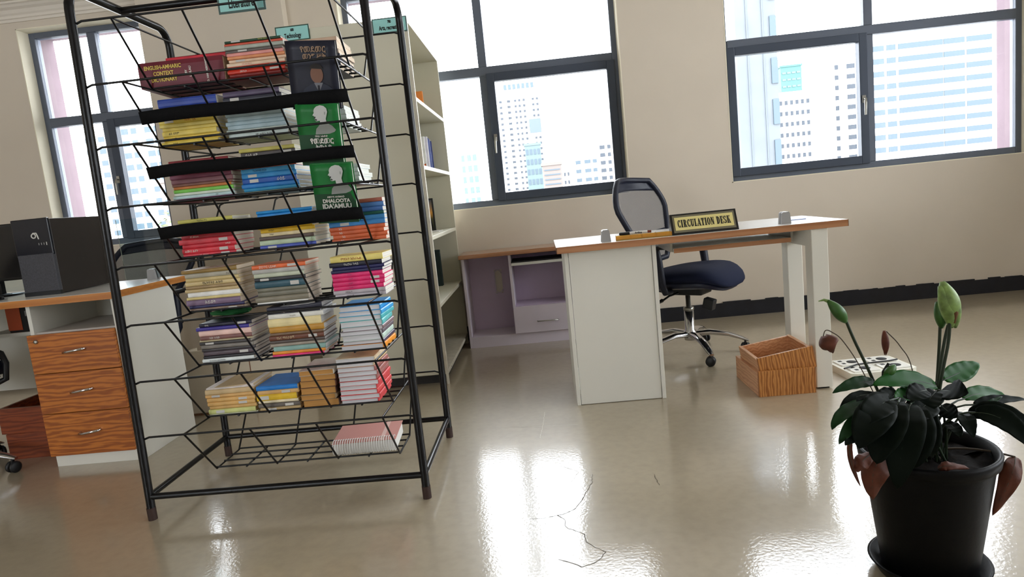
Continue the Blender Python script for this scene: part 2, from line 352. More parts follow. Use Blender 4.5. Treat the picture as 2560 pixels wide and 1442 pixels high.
# ================================================================ OUTSIDE
M_bw = mat('pale_facade', (222, 222, 220), 0.8)
M_bw2 = mat('grey_facade', (96, 100, 104), 0.8, var=0.06, scale=0.5)
M_bpink = mat('brick_facade', (88, 80, 76), 0.8)
M_bglass = mat('cyan_curtain_wall', (64, 80, 82), 0.5)
M_bwin = mat('facade_window', (28, 36, 46), 0.5)
M_bwin2 = mat('facade_window_pale', (44, 58, 68), 0.5)
M_land = mat('city_ground', (120, 120, 116), 0.9)
tag(B(-150, 150, 12, 200, -22.2, -22).build('ground_outside', M_land), 'city ground far below the windows', kind='structure')
def building(name, label, x0, x1, yd, ztop, m, depth=2.0, cols=(), rows=(), ww=0.5, wh=0.5, wm=None, zb=-22, extra=None, skip=None):
    b = thing(name, label, 'building', ((x0 + x1) / 2, yd, zb))
    B(x0, x1, yd, yd + depth, zb, ztop).build('walls', m, b)
    pp = MB().box(x0 - 0.1, x1 + 0.1, yd - 0.1, yd + depth, ztop, ztop + 0.25); pp.build('parapet', m, b)
    cache = {}
    for c in cols:
        cx, cw = c if isinstance(c, tuple) else (c, ww)
        for r in rows:
            if skip and skip(cx, r): continue
            if cw not in cache:
                mb = MB().box(-cw / 2, cw / 2, -0.06, 0.02, -wh / 2, wh / 2); cache[cw] = mb.mesh('window', wm or M_bwin)
            o = link('window', cache[cw], b); o.location = (cx - b.location.x, yd - b.location.y, r - b.location.z)
    if extra: extra(b)
    return b
def fr(a, b, n): return [a + (b - a) * (i + 0.5) / n for i in range(n)]
def b1x(b):
    B(-3.5, 0.9, 91, 97, 14.8, 16.2).build('crown', M_bw, b)
    for x in fr(-3.4, 0.8, 7): B(x - 0.2, x + 0.2, 90.9, 91.05, 15.1, 15.9).build('window', M_bwin2, b)
    B(-0.33, 1.22, 89.6, 90.1, 9.2, 11.0).build('blue_panel', mat('blue_facade_panel', (62, 72, 86), 0.6), b)
    B(-3.15, -2.95, 89.8, 90, -22, 14.9).build('stair_edge', M_bw2, b)
building('apartment_tower', 'tall white apartment tower seen through the middle window', -5.31, 1.41, 90, 14.8, M_bw, cols=[(-4.7, 0.55), (-3.85, 0.35), (-2.75, 0.4), (-1.9, 0.3), (-1.35, 0.3), (-0.75, 0.3), (0.45, 0.3), (1.0, 0.3)],
         rows=[13.6 - 0.72 * i for i in range(24)], wh=0.3, extra=b1x, skip=lambda x, r: x > -0.6 and 8.8 < r < 11.3)
building('glass_block', 'cyan glazed block in front of the white tower', -1.03, 0.73, 75, 6.5, M_bglass, cols=fr(-1.0, 0.7, 4), rows=[5.8 - 1.1 * i for i in range(8)], ww=0.25, wh=0.6, wm=M_bwin2)
building('brick_block', 'low pinkish building with rows of narrow windows', 0.59, 2.27, 60, 3.5, M_bpink, cols=[(1.43, 1.4)], rows=[3.1 - 0.42 * i for i in range(9)], wh=0.1, wm=M_bwin2)
building('narrow_block', 'narrow white block beside the pinkish building', 2.53, 3.96, 76, 7.3, M_bw, cols=[2.8, 3.2, 3.6], rows=[3.0 - 0.9 * i for i in range(5)], ww=0.2, wh=0.4)
building('balcony_block', 'white block with wide windows near window corner', 3.75, 6.14, 65, 4.3, M_bw, cols=[(4.1, 0.5), (5.0, 0.6), (5.7, 0.4)], rows=[3.7 - 0.85 * i for i in range(6)], wh=0.35, wm=M_bwin2)
building('thin_tower', 'thin tower with one column of windows', 7.55, 9.18, 80, 6.8, M_bw, cols=[(8.0, 0.6), (8.8, 0.4)], rows=[5.8 - 0.9 * i for i in range(8)], wh=0.45)
building('hazy_block', 'hazy pale cyan block left of the white tower', -9.43, -7.17, 85, 7.5, M_bw, cols=[(-9.1, 0.4), (-8.3, 0.5), (-7.6, 0.5)], rows=[6.5 - 1.35 * i for i in range(6)], wh=0.8, wm=M_bglass)
def r1x(b):
    for x in (14.3, 15.3): B(x - 0.03, x + 0.03, 44.93, 45.02, -22, 17).build('joint', mat('facade_joint', (70, 76, 82), 0.8), b)
    for k in range(10): B(15.75, 16.16, 44.9, 45.02, -9 + 2.6 * k, -7.4 + 2.6 * k).build('window', M_bwin2, b)
building('concrete_tower', 'very tall pale concrete tower in the right window', 13.6, 16.17, 45, 22.0, mat('raw_concrete', (74, 78, 82), 0.85, var=0.12, scale=0.6), extra=r1x)
building('cyan_block', 'bright cyan wrapped block behind the grey apartments', 34.5, 37.3, 95, 14.8, mat('cyan_netting', (50, 84, 82), 0.7), cols=fr(34.6, 37.2, 4), rows=[14.0 - 0.9 * i for i in range(6)], ww=0.5, wh=0.25, wm=M_bglass)
building('apartment_block', 'white apartment block with small square windows', 29.2, 33.2, 82, 9.8, M_bw, cols=fr(29.3, 33.1, 6), rows=[8.8 - 1.25 * i for i in range(11)], ww=0.34, wh=0.5)
building('cream_block', 'plain cream block with two columns of windows', 29.6, 33.0, 70, 11.5, M_bw, cols=[(30.9, 0.35), (32.3, 0.8)], rows=[10.6 - 1.0 * i for i in range(13)], wh=0.45)
building('long_block', 'long apartment building with wide window bands', 26.87, 37.4, 55, 10.6, M_bw, cols=[(27.5, 0.9), (28.5, 0.7), (29.9, 1.7), (31.6, 1.7), (33.3, 1.6), (35.2, 1.9)], rows=[9.6 - 0.98 * i for i in range(15)], wh=0.42, wm=M_bwin2)
building('grey_block', 'white block with small windows outside the left window', -43.6, -37.9, 70, 13.0, M_bw, cols=[(-43.0, 0.8), (-42.0, 0.6), (-40.4, 0.8), (-39.4, 0.8), (-38.4, 0.6)], rows=[12 - 1.25 * i for i in range(12)], wh=0.6, wm=M_bwin2)
building('distant_block', 'distant white block at the far left', -61.4, -57.7, 90, 15.6, M_bw, cols=[(-60.5, 0.9), (-58.7, 0.9)], rows=[14.5 - 1.6 * i for i in range(9)], wh=0.7, wm=M_bwin2)
building('small_block', 'small pale building near the tree top', -28.7, -26.4, 50, 4.8, M_bpink, cols=fr(-28.6, -26.5, 3), rows=[4.1, 3.3, 2.5], ww=0.4, wh=0.4, wm=M_bwin2)
# tree outside the left window
def tree():
    t = thing('tree', 'leafy green tree outside the left window', 'tree', (-10.9, 20, -22))
    MB().tube([(-10.9, 20, -22), (-10.85, 20, -8), (-10.9, 20, -0.5)], [0.35, 0.25, 0.12], 10).build('trunk', mat('bark', (90, 78, 66), 0.9), t)
    r = random.Random(5); mb = MB()
    for i in range(1500):
        th = r.uniform(0, 2 * PI); ph = math.acos(r.uniform(-1, 1)); q = r.uniform(0.5, 1.0) ** 0.5
        p = Vector((-10.95 + 1.3 * q * math.sin(ph) * math.cos(th), 20 + 1.1 * q * math.sin(ph) * math.sin(th), -0.4 + 2.2 * q * math.cos(ph)))
        M = T(*p) @ Rz(r.uniform(0, 6)) @ Rx(r.uniform(-1.2, 1.2)); s = r.uniform(0.06, 0.11)
        mb.add([(-s, 0, 0), (0, -s * 0.45, 0.01), (s, 0, 0), (0, s * 0.45, 0.01)], [(0, 1, 2, 3)], M)
    mb.build('foliage', mat('tree_leaf', (62, 72, 36), 0.6, var=0.3, scale=2), t)['kind'] = 'stuff'
tree()

# ================================================================ BLACK WIRE BOOK RACK
RXL, RXR, RYF, RYR = -1.474, -0.484, 2.165, 2.75
WXL, WXR = -1.312, -0.606                 # outer wires of the baskets
RIMS = [1.7, 1.5, 1.3, 1.1, 0.9, 0.7, 0.5, 0.3]
YBF, YBR = 2.345, 2.532                   # front and rear edge of the basket bottoms
rack = thing('book_rack', 'tall black wire book rack with eight sloping baskets', 'rack', ((RXL + RXR) / 2, (RYF + RYR) / 2, 0))
def arc(c, r, a0, a1, n, f): return [f(c[0] + r * math.cos(a0 + (a1 - a0) * i / n), c[1] + r * math.sin(a0 + (a1 - a0) * i / n)) for i in range(n + 1)]
for x0, x1 in ((RXL, RXL + 0.034), (RXR, RXR - 0.004)):
    zt, rr_ = 1.808, 0.07
    lean = lambda z: x0 + (x1 - x0) * z / 1.7
    P3 = lambda y, z: (lean(z), y, z)
    path = [P3(RYF, 0.03), P3(RYF, 0.6), P3(RYF, 1.2)] + arc((RYF + rr_, zt - rr_), rr_, PI, PI / 2, 6, P3) + arc((RYR - rr_, zt - rr_), rr_, PI / 2, 0, 6, P3) + [P3(RYR, 1.2), P3(RYR, 0.6), P3(RYR, 0.03)]
    sf = MB().tube(path, 0.0145, 12).build('side_frame', M_black_steel, rack)
    for y in (RYF, RYR):
        MB().tube([(x0, y, 0.0), (x0, y, 0.045)], 0.0155, 12).build('foot_cap', mat('worn_foot', (52, 34, 28), 0.6), sf, world=False)
    MB().tube([(x0, RYF, 0.085), (x0, RYR, 0.085)], 0.011, 10).build('base_rail', M_black_steel, rack)
for y in (RYF, RYR): MB().tube([(RXL, y, 0.085), (RXR, y, 0.085)], 0.0115, 10).build('base_rail', M_black_steel, rack)
MB().tube([(RXL + 0.034, 2.44, 1.806), (RXR, 2.44, 1.806)], 0.0125, 10).build('top_rail', M_black_steel, rack)
WR = 0.0036
wire_cache = {}
def wire(key, pts, parent, rim):
    if key not in wire_cache: wire_cache[key] = MB().tube([(p[0], p[1], p[2]) for p in pts], WR, 6).mesh('wire', M_wire)
    o = link('wire', wire_cache[key], parent); return o
NX = [WXL + (WXR - WXL) * i / 6 for i in range(7)]
for rim in RIMS:
    xl = RXL + 0.034 * rim / 1.7
    bk = MB().tube([(xl, RYF + 0.008, rim - 0.01), (xl + 0.03, RYF + 0.006, rim), (RXR - 0.03, RYF + 0.006, rim), (RXR, RYF + 0.008, rim - 0.01)], 0.0038, 8).build('basket', M_wire, rack)
    # sub-part wires are in rim-relative coordinates so that the eight baskets share their meshes
    subs = [('rear', [(RXL + 0.02, RYR - 0.006, -0.012), (RXL + 0.05, RYR - 0.006, 0), (RXR - 0.03, RYR - 0.006, 0), (RXR, RYR - 0.006, -0.012)])]
    for k in (0, 6): subs.append(('side%d' % k, [(NX[k], RYF + 0.006, 0), (NX[k], RYR - 0.006, 0)]))
    for k in range(7):
        if k % 2 == 0: subs.append(('u%d' % k, [(NX[k], RYF + 0.006, 0), (NX[k], YBF, -0.2), (NX[k], YBR, -0.2), (NX[k], 2.70, -0.01), (NX[k], RYR - 0.008, 0)] if k in (0, 6) else [(NX[k], RYF + 0.006, 0), (NX[k], YBF, -0.2), (NX[k], YBR, -0.2), (NX[k], 2.70, -0.01), (NX[k], RYR - 0.008, 0)]))
        else: subs.append(('c%d' % k, [(NX[k], YBF - 0.004, -0.2), (NX[k], YBR, -0.2)]))
    for j in range(4): y = YBF + (YBR - YBF) * j / 3; subs.append(('l%d' % j, [(NX[0], y, -0.195), (NX[6], y, -0.195)]))
    for key, pts in subs:
        o = wire(key, pts, bk, rim); o.location = (0, 0, rim)
# straps across the front of three baskets
for rim, za, zb, ya, yb in ((1.5, 1.412, 1.370, 2.252, 2.262), (1.3, 1.226, 1.186, 2.240, 2.250), (1.1, 1.020, 0.979, 2.244, 2.256)):
    m = MB(); off = -0.008
    def st(u, v):
        x = WXL - 0.006 + (WXR - WXL + 0.012) * u
        tw = 0.003 * math.sin(u * 9)
        return (x, ya + (yb - ya) * v + off + tw * 0.3, za + (zb - za) * v + tw + 0.004 * math.sin(u * PI))
    m.grid(st, 14, 2)
    m.build('strap', M_strap, rack, solid=0.003)

# ---------------------------------------------------------------- books
def page_mat(rgb):
    nm = 'pages_%d_%d_%d' % rgb
    if nm in MATS: return MATS[nm]
    m = mat(nm, rgb, 0.8, spec=0.1); nt = m.node_tree; b = nt.nodes['Principled BSDF']
    tc = nt.nodes.new('ShaderNodeTexCoord'); mp = nt.nodes.new('ShaderNodeMapping'); mp.inputs['Scale'].default_value = (3, 3, 900)
    n = nt.nodes.new('ShaderNodeTexNoise'); n.inputs['Scale'].default_value = 1; n.inputs['Detail'].default_value = 2
    r = nt.nodes.new('ShaderNodeValToRGB'); c = lin(rgb)
    r.color_ramp.elements[0].position = 0.35; r.color_ramp.elements[1].position = 0.6
    r.color_ramp.elements[0].color = (*[v * 0.86 for v in c], 1); r.color_ramp.elements[1].color = (*c, 1)
    nt.links.new(tc.outputs['Object'], mp.inputs[0]); nt.links.new(mp.outputs[0], n.inputs['Vector']); nt.links.new(n.outputs['Fac'], r.inputs[0]); nt.links.new(r.outputs[0], b.inputs['Base Color'])
    return m
COVER_GAIN = 1.12
def cover_mat(rgb):
    rgb = tuple(min(245, int(v * COVER_GAIN + 4)) for v in rgb)
    return mat('cover_%d_%d_%d' % rgb, rgb, 0.42, spec=0.35, var=0.14, scale=22)
PG = (226, 220, 206)
def book_mesh(w, d, t, rgb, pages, parent, curl=0.0, rnd=None):
    """a book lying flat: spine along x on the -y side, origin at the middle of its bottom"""
    bt = min(0.0012, t * 0.15)
    cv = MB(); hw, hd = w / 2, d / 2
    # cover section: bottom board, rounded spine, top board
    sec = [(hd, 0), (-hd + 0.002, 0), (-hd - 0.0008, t * 0.18), (-hd - 0.0014, t * 0.5), (-hd - 0.0008, t * 0.82), (-hd + 0.002, t), (hd, t), (hd, t - bt), (-hd + 0.003, t - bt), (-hd + 0.003, bt), (hd, bt)]
    n = len(sec); nx = 4; vs = []; fs = []
    for i in range(nx + 1):
        u = i / nx; x = -hw + w * u
        for (y, z) in sec:
            lift = curl * (max(0, (u - 0.55) / 0.45) ** 2) * (z / t) if curl else 0
            vs.append((x, y, z + lift))
    for i in range(nx):
        for k in range(n): fs.append((i * n + k, i * n + (k + 1) % n, (i + 1) * n + (k + 1) % n, (i + 1) * n + k))
    fs.append(tuple(range(n))[::-1]) ; fs.append(tuple(nx * n + k for k in range(n)))
    cv.add(vs, fs)
    co = cv.build('cover', cover_mat(rgb), parent, world=False)
    rnd = rnd or random
    bow = rnd.uniform(-0.003, 0.003)
    pg = MB(); m = 3; vs = []
    for i in range(m + 1):
        z = bt + (t - 2 * bt) * i / m; s = 0.002 * math.sin(PI * i / m) + bow * (i / m - 0.5)
        vs += [(-hw + 0.0012 + s, -hd + 0.004, z), (hw - 0.0012 + s * 0.4, -hd + 0.004, z), (hw - 0.0012 + s * 0.4, hd - 0.0012, z), (-hw + 0.0012 + s, hd - 0.0012, z)]
    fs = [(i * 4 + k, i * 4 + (k + 1) % 4, (i + 1) * 4 + (k + 1) % 4, (i + 1) * 4 + k) for i in range(m) for k in range(4)] + [(3, 2, 1, 0), (m * 4, m * 4 + 1, m * 4 + 2, m * 4 + 3)]
    if curl:
        vs = [(x, y, z + curl * (max(0, ((x + hw) / w - 0.55) / 0.45) ** 2) * (z / t)) for x, y, z in vs]
    pg.add(vs, fs); pg.build('pages', page_mat(pages), parent, world=False)
    return co
ORD = ['bottom', 'second', 'third', 'fourth', 'fifth', 'sixth', 'seventh', 'eighth', 'ninth', 'tenth', 'eleventh', 'twelfth', 'thirteenth', 'fourteenth']
TIER = ['top', 'second', 'third', 'fourth', 'fifth', 'sixth', 'seventh', 'lowest']
def cname(c):
    r, g, b = c; mx, mn = max(c), min(c); s = mx - mn
    if s < 22: return 'black' if mx < 62 else 'dark grey' if mx < 105 else 'grey' if mx < 168 else 'whitish'
    import colorsys
    h, l, sa = colorsys.rgb_to_hls(r / 255, g / 255, b / 255); h *= 360
    dk = 'dark ' if mx < 90 else ''
    if h < 14 or h >= 345: return dk + ('maroon' if mx < 140 else 'pink' if mn > 110 else 'red')
    if h < 42: return ('cream' if mn > 125 else 'brown' if mx < 165 else 'tan' if mn > 85 else 'orange')
    if h < 68: return ('cream' if mn > 120 else 'olive' if mx < 165 else 'yellow')
    if h < 165: return dk + ('pale green' if mn > 110 else 'green')
    if h < 200: return dk + ('pale blue' if mn > 120 else 'teal')
    if h < 250: return ('navy' if mx < 90 else 'pale blue' if mn > 130 else 'blue')
    if h < 300: return dk + 'purple'
    return dk + ('magenta' if mx > 150 else 'plum')
def stack(tier, where, x0, x1, ztop, depth, books, mode='spine', yf=YBF + 0.003, seed=1, pages=PG, side_rgb=None):
    r = random.Random(seed * 97 + tier); z0 = RIMS[tier] - 0.2 + 0.0015; z = z0
    tw = sum(b[1] for b in books); k = (ztop - z0) / tw
    for i, b in enumerate(books):
        rgb, t = b[0], b[1] * k; opt = b[2] if len(b) > 2 else {}
        w = (x1 - x0) * (1 + r.uniform(-0.05, 0.02)); d = depth * r.uniform(0.93, 1.03)
        if mode == 'spine':
            loc = ((x0 + x1) / 2 + r.uniform(-0.006, 0.006), yf + d / 2 + r.uniform(0, 0.006) + opt.get('back', 0), z); rz = r.uniform(-0.025, 0.025)
        else:
            loc = ((x0 + x1) / 2 + r.uniform(-0.004, 0.004), yf + d / 2 + r.uniform(0, 0.006), z); rz = PI / 2 + r.uniform(-0.03, 0.03); w, d = d, w
        rank = 'bottom' if i == 0 else 'topmost' if i == len(books) - 1 else ORD[i] + ' from bottom'
        lab = '%s book, %s in %s stack, %s basket of the wire rack' % (cname(rgb), rank, where, TIER[tier])
        o = thing('book', lab, 'book', loc, rz, group='books lying in the wire rack')
        co = book_mesh(w, d, t * 0.985, rgb, opt.get('pages', pages), o, opt.get('curl', 0), r)
        fy = -d / 2 - 0.0022
        lb = opt.get('label')
        if lb is not None:
            MB().cbox(((lb - 0.5) * w, fy, t * 0.5), (0.032, 0.0008, t * 0.6)).build('spine_label', M_sticker, o, world=False)
        tx = opt.get('text')
        if tx:
            s, xf, col, sz = tx
            lettering(s, mat('ink_%d_%d_%d' % col, col, 0.6), o, ((xf - 0.5) * w, fy - 0.0004, t * 0.46), t * sz)
        z += t
    return z
W_ = (225, 223, 214)
# basket 1
stack(0, 'middle', -1.035, -0.828, 1.634, 0.15, [((110,32,30),1.1),((120,34,30),1.0),((188,52,36),1.15,{'text':('መሰኒት',.28,W_,.75),'label':.82}),((196,56,38),1.15,{'text':('መሰኒት',.28,W_,.75),'label':.82}),((212,190,166),1.2,{'text':('ፍቅር እስከ መቃብር',.35,(190,70,60),.4)}),((218,186,160),1.0,{'label':.2}),((205,136,92),1.0),((205,138,132),1.2),((96,90,86),0.9,{'label':.3}),((152,158,148),1.3),((192,80,60),0.8),((30,62,42),0.8,{'text':('የልቦለድ ጽሑፍ',.68,(200,200,90),.7),'label':.2})], seed=2)
stack(0, 'right', -0.80, -0.640, 1.612, 0.19, [((32,36,52),1.1),((34,38,56),1.0),((30,36,60),1.1),((36,40,58),1.0),((190,170,150),1.2),((200,176,150),1.2),((206,180,152),1.2),((176,150,128),1.1)], mode='spine', seed=5, pages=(232,214,190))
# basket 2
stack(1, 'left', -1.312, -1.105, 1.466, 0.16, [((200,178,78),1.1,{'text':('ተስፋ',.25,(60,50,30),.6)}),((206,180,80),1.2,{'text':('ታሪክ',.2,(50,45,30),.6)}),((208,186,92),1.2,{'text':('ልዩ ዕትም',.22,(50,45,30),.6)}),((204,184,96),0.8),((210,194,112),0.8),((204,184,84),1.4,{'text':('የፍቅር ጊዜ',.55,(190,80,50),.5),'label':.18}),((172,132,92),0.9),((184,142,112),0.9),((152,72,52),0.6),((40,62,140),2.0)], seed=3)
stack(1, 'middle', -1.070, -0.856, 1.466, 0.16, [((182,194,192),1.3,{'text':('የኛ ዘመን ታሪክ',.6,(60,60,60),.6)}),((172,182,176),1.0,{'text':('ያልተፈታ ህልም',.5,(90,80,60),.5)}),((156,176,184),1.0),((150,172,180),1.0),((158,178,186),1.0),((152,172,180),1.0),((158,178,184),1.0),((154,172,180),0.8),((128,84,76),0.8),((38,38,50),1.3,{'label':.2}),((76,66,90),1.3)], seed=4)
stack(1, 'right', -0.79, -0.640, 1.378, 0.18, [((196,202,200),1.0)]*5, seed=6, pages=(232,234,228))
# basket 3
stack(2, 'left', -1.306, -1.085, 1.250, 0.165, [((128,52,100),1.0),((172,196,198),0.9,{'text':('ሰው',.72,(60,70,60),.6)}),((196,206,192),0.8),((112,180,76),1.0),((180,112,60),0.8),((124,88,78),0.7),((118,78,84),1.3),((112,62,80),1.2),((130,62,74),1.2),((122,64,70),1.0),((186,52,58),1.0,{'label':.22}),((112,30,36),0.8)], seed=7)
stack(2, 'middle', -1.048, -0.842, 1.266, 0.165, [((156,156,136),0.9),((40,124,164),0.8),((38,112,178),1.0),((30,78,156),1.3,{'text':('ራዕይ',.72,W_,.8),'label':.22}),((50,132,190),1.1,{'label':.2}),((66,146,196),1.2,{'text':('የኢትዮጵያ ታሪክ',.35,(30,60,130),.5)}),((196,94,66),1.4,{'label':.2}),((122,112,102),1.0),((72,66,66),1.4,{'text':('ደራሲ ልጅ',.2,W_,.6),'label':.85}),((178,168,86),0.9)], seed=8)
stack(2, 'right', -0.775, -0.620, 1.176, 0.17, [((198,206,202),1.0)]*5, seed=9, pages=(234,236,228))
# basket 4
stack(3, 'left', -1.308, -1.105, 1.040, 0.165, [((190,48,60),1.0,{'text':('ቀይ መስቀል',.4,(235,190,180),.5),'label':.8}),((196,52,62),1.2,{'text':('ሐሙስ ልደት',.18,W_,.6),'label':.8}),((186,44,56),1.0,{'text':('አማርኛ',.85,W_,.5)}),((192,60,70),1.2,{'label':.8}),((150,40,48),1.0,{'text':('የኛ መጽሐፍ',.25,W_,.5)}),((186,66,76),1.2),((60,52,50),0.9),((48,44,44),0.7),((176,170,84),0.9,{'text':('የፈጠራ ሥራ',.45,(30,30,20),.6)})], seed=10)
stack(3, 'middle', -1.016, -0.812, 1.043, 0.17, [((62,78,162),1.3,{'label':.22}),((168,184,158),1.3),((88,74,68),1.0),((212,198,160),1.0,{'text':('ትዝታ',.2,(60,50,40),.6)}),((214,176,50),1.0,{'text':('ጥበብ',.2,(70,50,20),.7)}),((216,180,52),1.0,{'text':('ጥበብ',.2,(70,50,20),.7)}),((212,174,50),1.0,{'text':('ጥበብ',.2,(70,50,20),.7)}),((44,42,44),0.8),((28,124,192),1.3),((32,126,190),0.8)], seed=12)
stack(3, 'right', -0.758, -0.553, 1.050, 0.15, [((188,92,56),1.0,{'text':('እኔ',.2,W_,.8)}),((190,92,54),1.0,{'text':('እኔ',.2,W_,.8)}),((186,90,54),1.0,{'text':('እኔ',.2,W_,.8)}),((188,90,52),1.0,{'text':('እኔ',.2,W_,.8)}),((62,128,188),1.2,{'label':.28}),((66,132,190),1.2,{'label':.25}),((34,84,76),0.8),((64,100,158),1.1),((68,108,160),1.2),((146,84,68),1.0)], seed=13)
# basket 5
stack(4, 'left', -1.318, -1.115, 0.857, 0.16, [((124,104,88),1.0,{'label':.8}),((36,34,76),0.8),((112,92,116),1.6,{'text':('ሕይወት',.45,W_,.7)}),((196,180,122),0.8),((222,222,212),1.3),((176,156,114),0.9),((146,124,88),0.9),((190,170,124),1.2,{'text':('የኢትዮጵያ ሕዝብ',.5,(60,50,36),.8)}),((180,160,110),1.0),((156,150,134),1.3,{'text':('ታሪክ',.85,(50,50,50),.6)}),((130,104,52),1.0,{'curl':0.004})], seed=14, pages=(214,198,176))
stack(4, 'middle', -1.060, -0.866, 0.850, 0.165, [((220,220,210),0.8),((120,114,98),1.3),((110,108,94),1.2),((112,110,96),0.9),((48,80,92),1.6,{'label':.8}),((44,44,48),0.9,{'label':.2}),((178,184,164),1.0),((166,166,160),1.1),((206,98,52),1.0,{'text':('ZOTC LEAK',.3,(236,226,214),.8),'label':.75})], seed=15, pages=(220,206,188))
stack(4, 'right', -0.772, -0.582, 0.854, 0.15, [((176,170,176),1.0,{'text':('የመጨረሻ',.3,(60,50,60),.5)}),((172,166,172),1.0,{'text':('የመጨረሻ',.3,(60,50,60),.5)}),((206,44,104),1.1,{'text':('ሰላም',.35,(160,60,110),.5)}),((208,46,106),1.1,{'text':('ሰላም',.35,(160,60,110),.5),'label':.82}),((204,44,104),1.1,{'text':('ሰላም',.35,(160,60,110),.5),'label':.82}),((208,46,106),1.1,{'text':('ሰላም',.35,(160,60,110),.5)}),((36,36,74),0.8),((38,38,80),0.8),((30,30,46),1.2,{'text':('የኤርትራ ጉዳይ',.42,W_,.6)}),((212,196,112),1.6,{'text':('ምጽአተ እስራኤል',.4,(170,80,40),.55)})], seed=16, pages=(236,232,222))
# basket 6
stack(5, 'left', -1.300, -1.098, 0.655, 0.165, [((44,40,42),0.6,{'label':.2}),((206,212,212),1.0,{'text':('ENGLISH GRAMMAR',.3,(40,40,40),.5)}),((36,34,38),0.8),((84,74,80),1.2,{'label':.8}),((60,56,58),0.8),((116,110,104),1.1),((58,54,54),0.9,{'label':.2}),((172,160,130),0.5),((116,78,74),1.1,{'text':('ሰው ለሰው',.28,W_,.7)}),((222,182,172),1.5),((56,46,128),1.0),((30,28,46),1.0,{'text':('EVIL',.15,W_,.6),'label':.82})], seed=17, pages=(206,196,184))
stack(5, 'middle', -1.035, -0.830, 0.692, 0.165, [((210,50,114),0.9),((228,134,42),0.8),((126,160,154),1.2),((146,136,124),0.8),((80,70,66),0.8),((100,62,48),1.2,{'text':('የእና ማስታወሻ',.3,(214,190,150),.7),'label':.8}),((112,90,70),0.7),((176,130,52),1.5),((224,200,150),2.0),((232,226,210),1.2,{'text':('የህይወት',.45,(150,140,120),.4)}),((34,34,46),0.9,{'text':('ጥቁር',.3,W_,.6)}),((40,40,54),0.9,{'curl':0.006})], seed=18, pages=(224,222,220))
stack(5, 'right', -0.768, -0.610, 0.668, 0.185, [((222,136,44),1.3),((70,60,78),0.8),((176,196,184),1.2),((96,86,92),0.9),((120,100,104),0.9),((92,172,172),1.2),((70,160,166),1.0),((56,146,200),1.0),((44,138,198),1.1)], mode='pages', seed=19, pages=(220,220,224))
# basket 7
stack(6, 'left', -1.308, -1.125, 0.411, 0.18, [((196,196,176),0.6),((186,190,122),1.3,{'label':.25}),((190,152,92),1.0),((196,156,94),1.1,{'label':.75}),((198,158,96),1.1,{'label':.75}),((194,154,96),1.0,{'label':.22}),((184,160,120),1.4),((196,186,180),0.5,{'curl':0.008})], seed=20, pages=(214,190,150))
stack(6, 'centre left', -1.118, -0.962, 0.400, 0.18, [((170,146,104),1.0,{'label':.3}),((92,86,80),1.0,{'label':.75}),((208,196,166),0.7),((206,170,46),1.5,{'label':.2}),((196,156,100),1.0,{'label':.7}),((34,112,186),1.1)], seed=21, pages=(214,186,140))
stack(6, 'centre right', -0.950, -0.812, 0.445, 0.19, [((64,38,28),1.4),((150,130,100),0.9),((60,36,26),1.2),((86,50,34),1.2),((70,40,28),1.0),((190,184,174),0.9)], mode='pages', seed=22, pages=(196,146,86))
stack(6, 'right', -0.802, -0.655, 0.478, 0.20, [((190,70,72),1.0),((188,68,70),1.0),((192,72,72),1.0),((188,68,70),1.0),((192,72,74),1.0),((146,92,88),1.0),((150,96,90),1.0),((146,92,86),1.0),((196,176,140),1.1),((206,190,160),0.9)], mode='pages', seed=23, pages=(222,222,226))

# big dictionary in the top basket and the crimson book on it
dc = thing('dictionary', 'thick maroon dictionary with gold spine lettering in the top basket', 'book', (-1.203, 2.452, 1.5045), 0.03)
book_mesh(0.300, 0.215, 0.088, (92, 26, 38), (196, 170, 140), dc)
for s, dz, sz in (('ENGLISH-AMHARIC', 0.067, 0.0185), ('CONTEXT', 0.046, 0.0185), ('DICTIONARY', 0.025, 0.0185)):
    lettering(s, M_gold, dc, (-0.062, -0.1105, dz), sz, bold=0.0006, xs=0.82)
for s, dx, sz in (('BY', 0.018, 0.011), ('LESLAU', 0.033, 0.011), ('O. HARRASSOWITZ', 0.092, 0.0095)):
    lettering(s, M_wtxt, dc, (dx, -0.1105, 0.044), sz, bold=0.0003, rot=Ry(-PI / 2))
cb = thing('book', 'crimson book lying on top of the thick maroon dictionary', 'book', (-1.165, 2.47, 1.593), 0.02)
book_mesh(0.215, 0.16, 0.019, (184, 44, 58), (214, 196, 176), cb)
# green cloth bundle behind the left stack of basket 6
gm = MB(); rg = random.Random(8)
def gfn(u, v):
    a = 2 * PI * u; ph = PI * v; w = 1 + 0.16 * math.sin(5 * a + 3 * ph) + 0.1 * math.sin(9 * a - 4 * ph)
    return (-1.235 + 0.075 * math.cos(a) * math.sin(ph) * w, 2.50 + 0.035 * math.sin(a) * math.sin(ph) * w, 0.672 + 0.0145 * -math.cos(ph) * (1 + 0.2 * math.sin(3 * a)))
gm.grid(gfn, 28, 10)
tag(gm.build('cloth', mat('green_cloth', (36, 112, 58), 0.8)), 'crumpled green cloth on the left stack of the sixth basket', 'cloth')

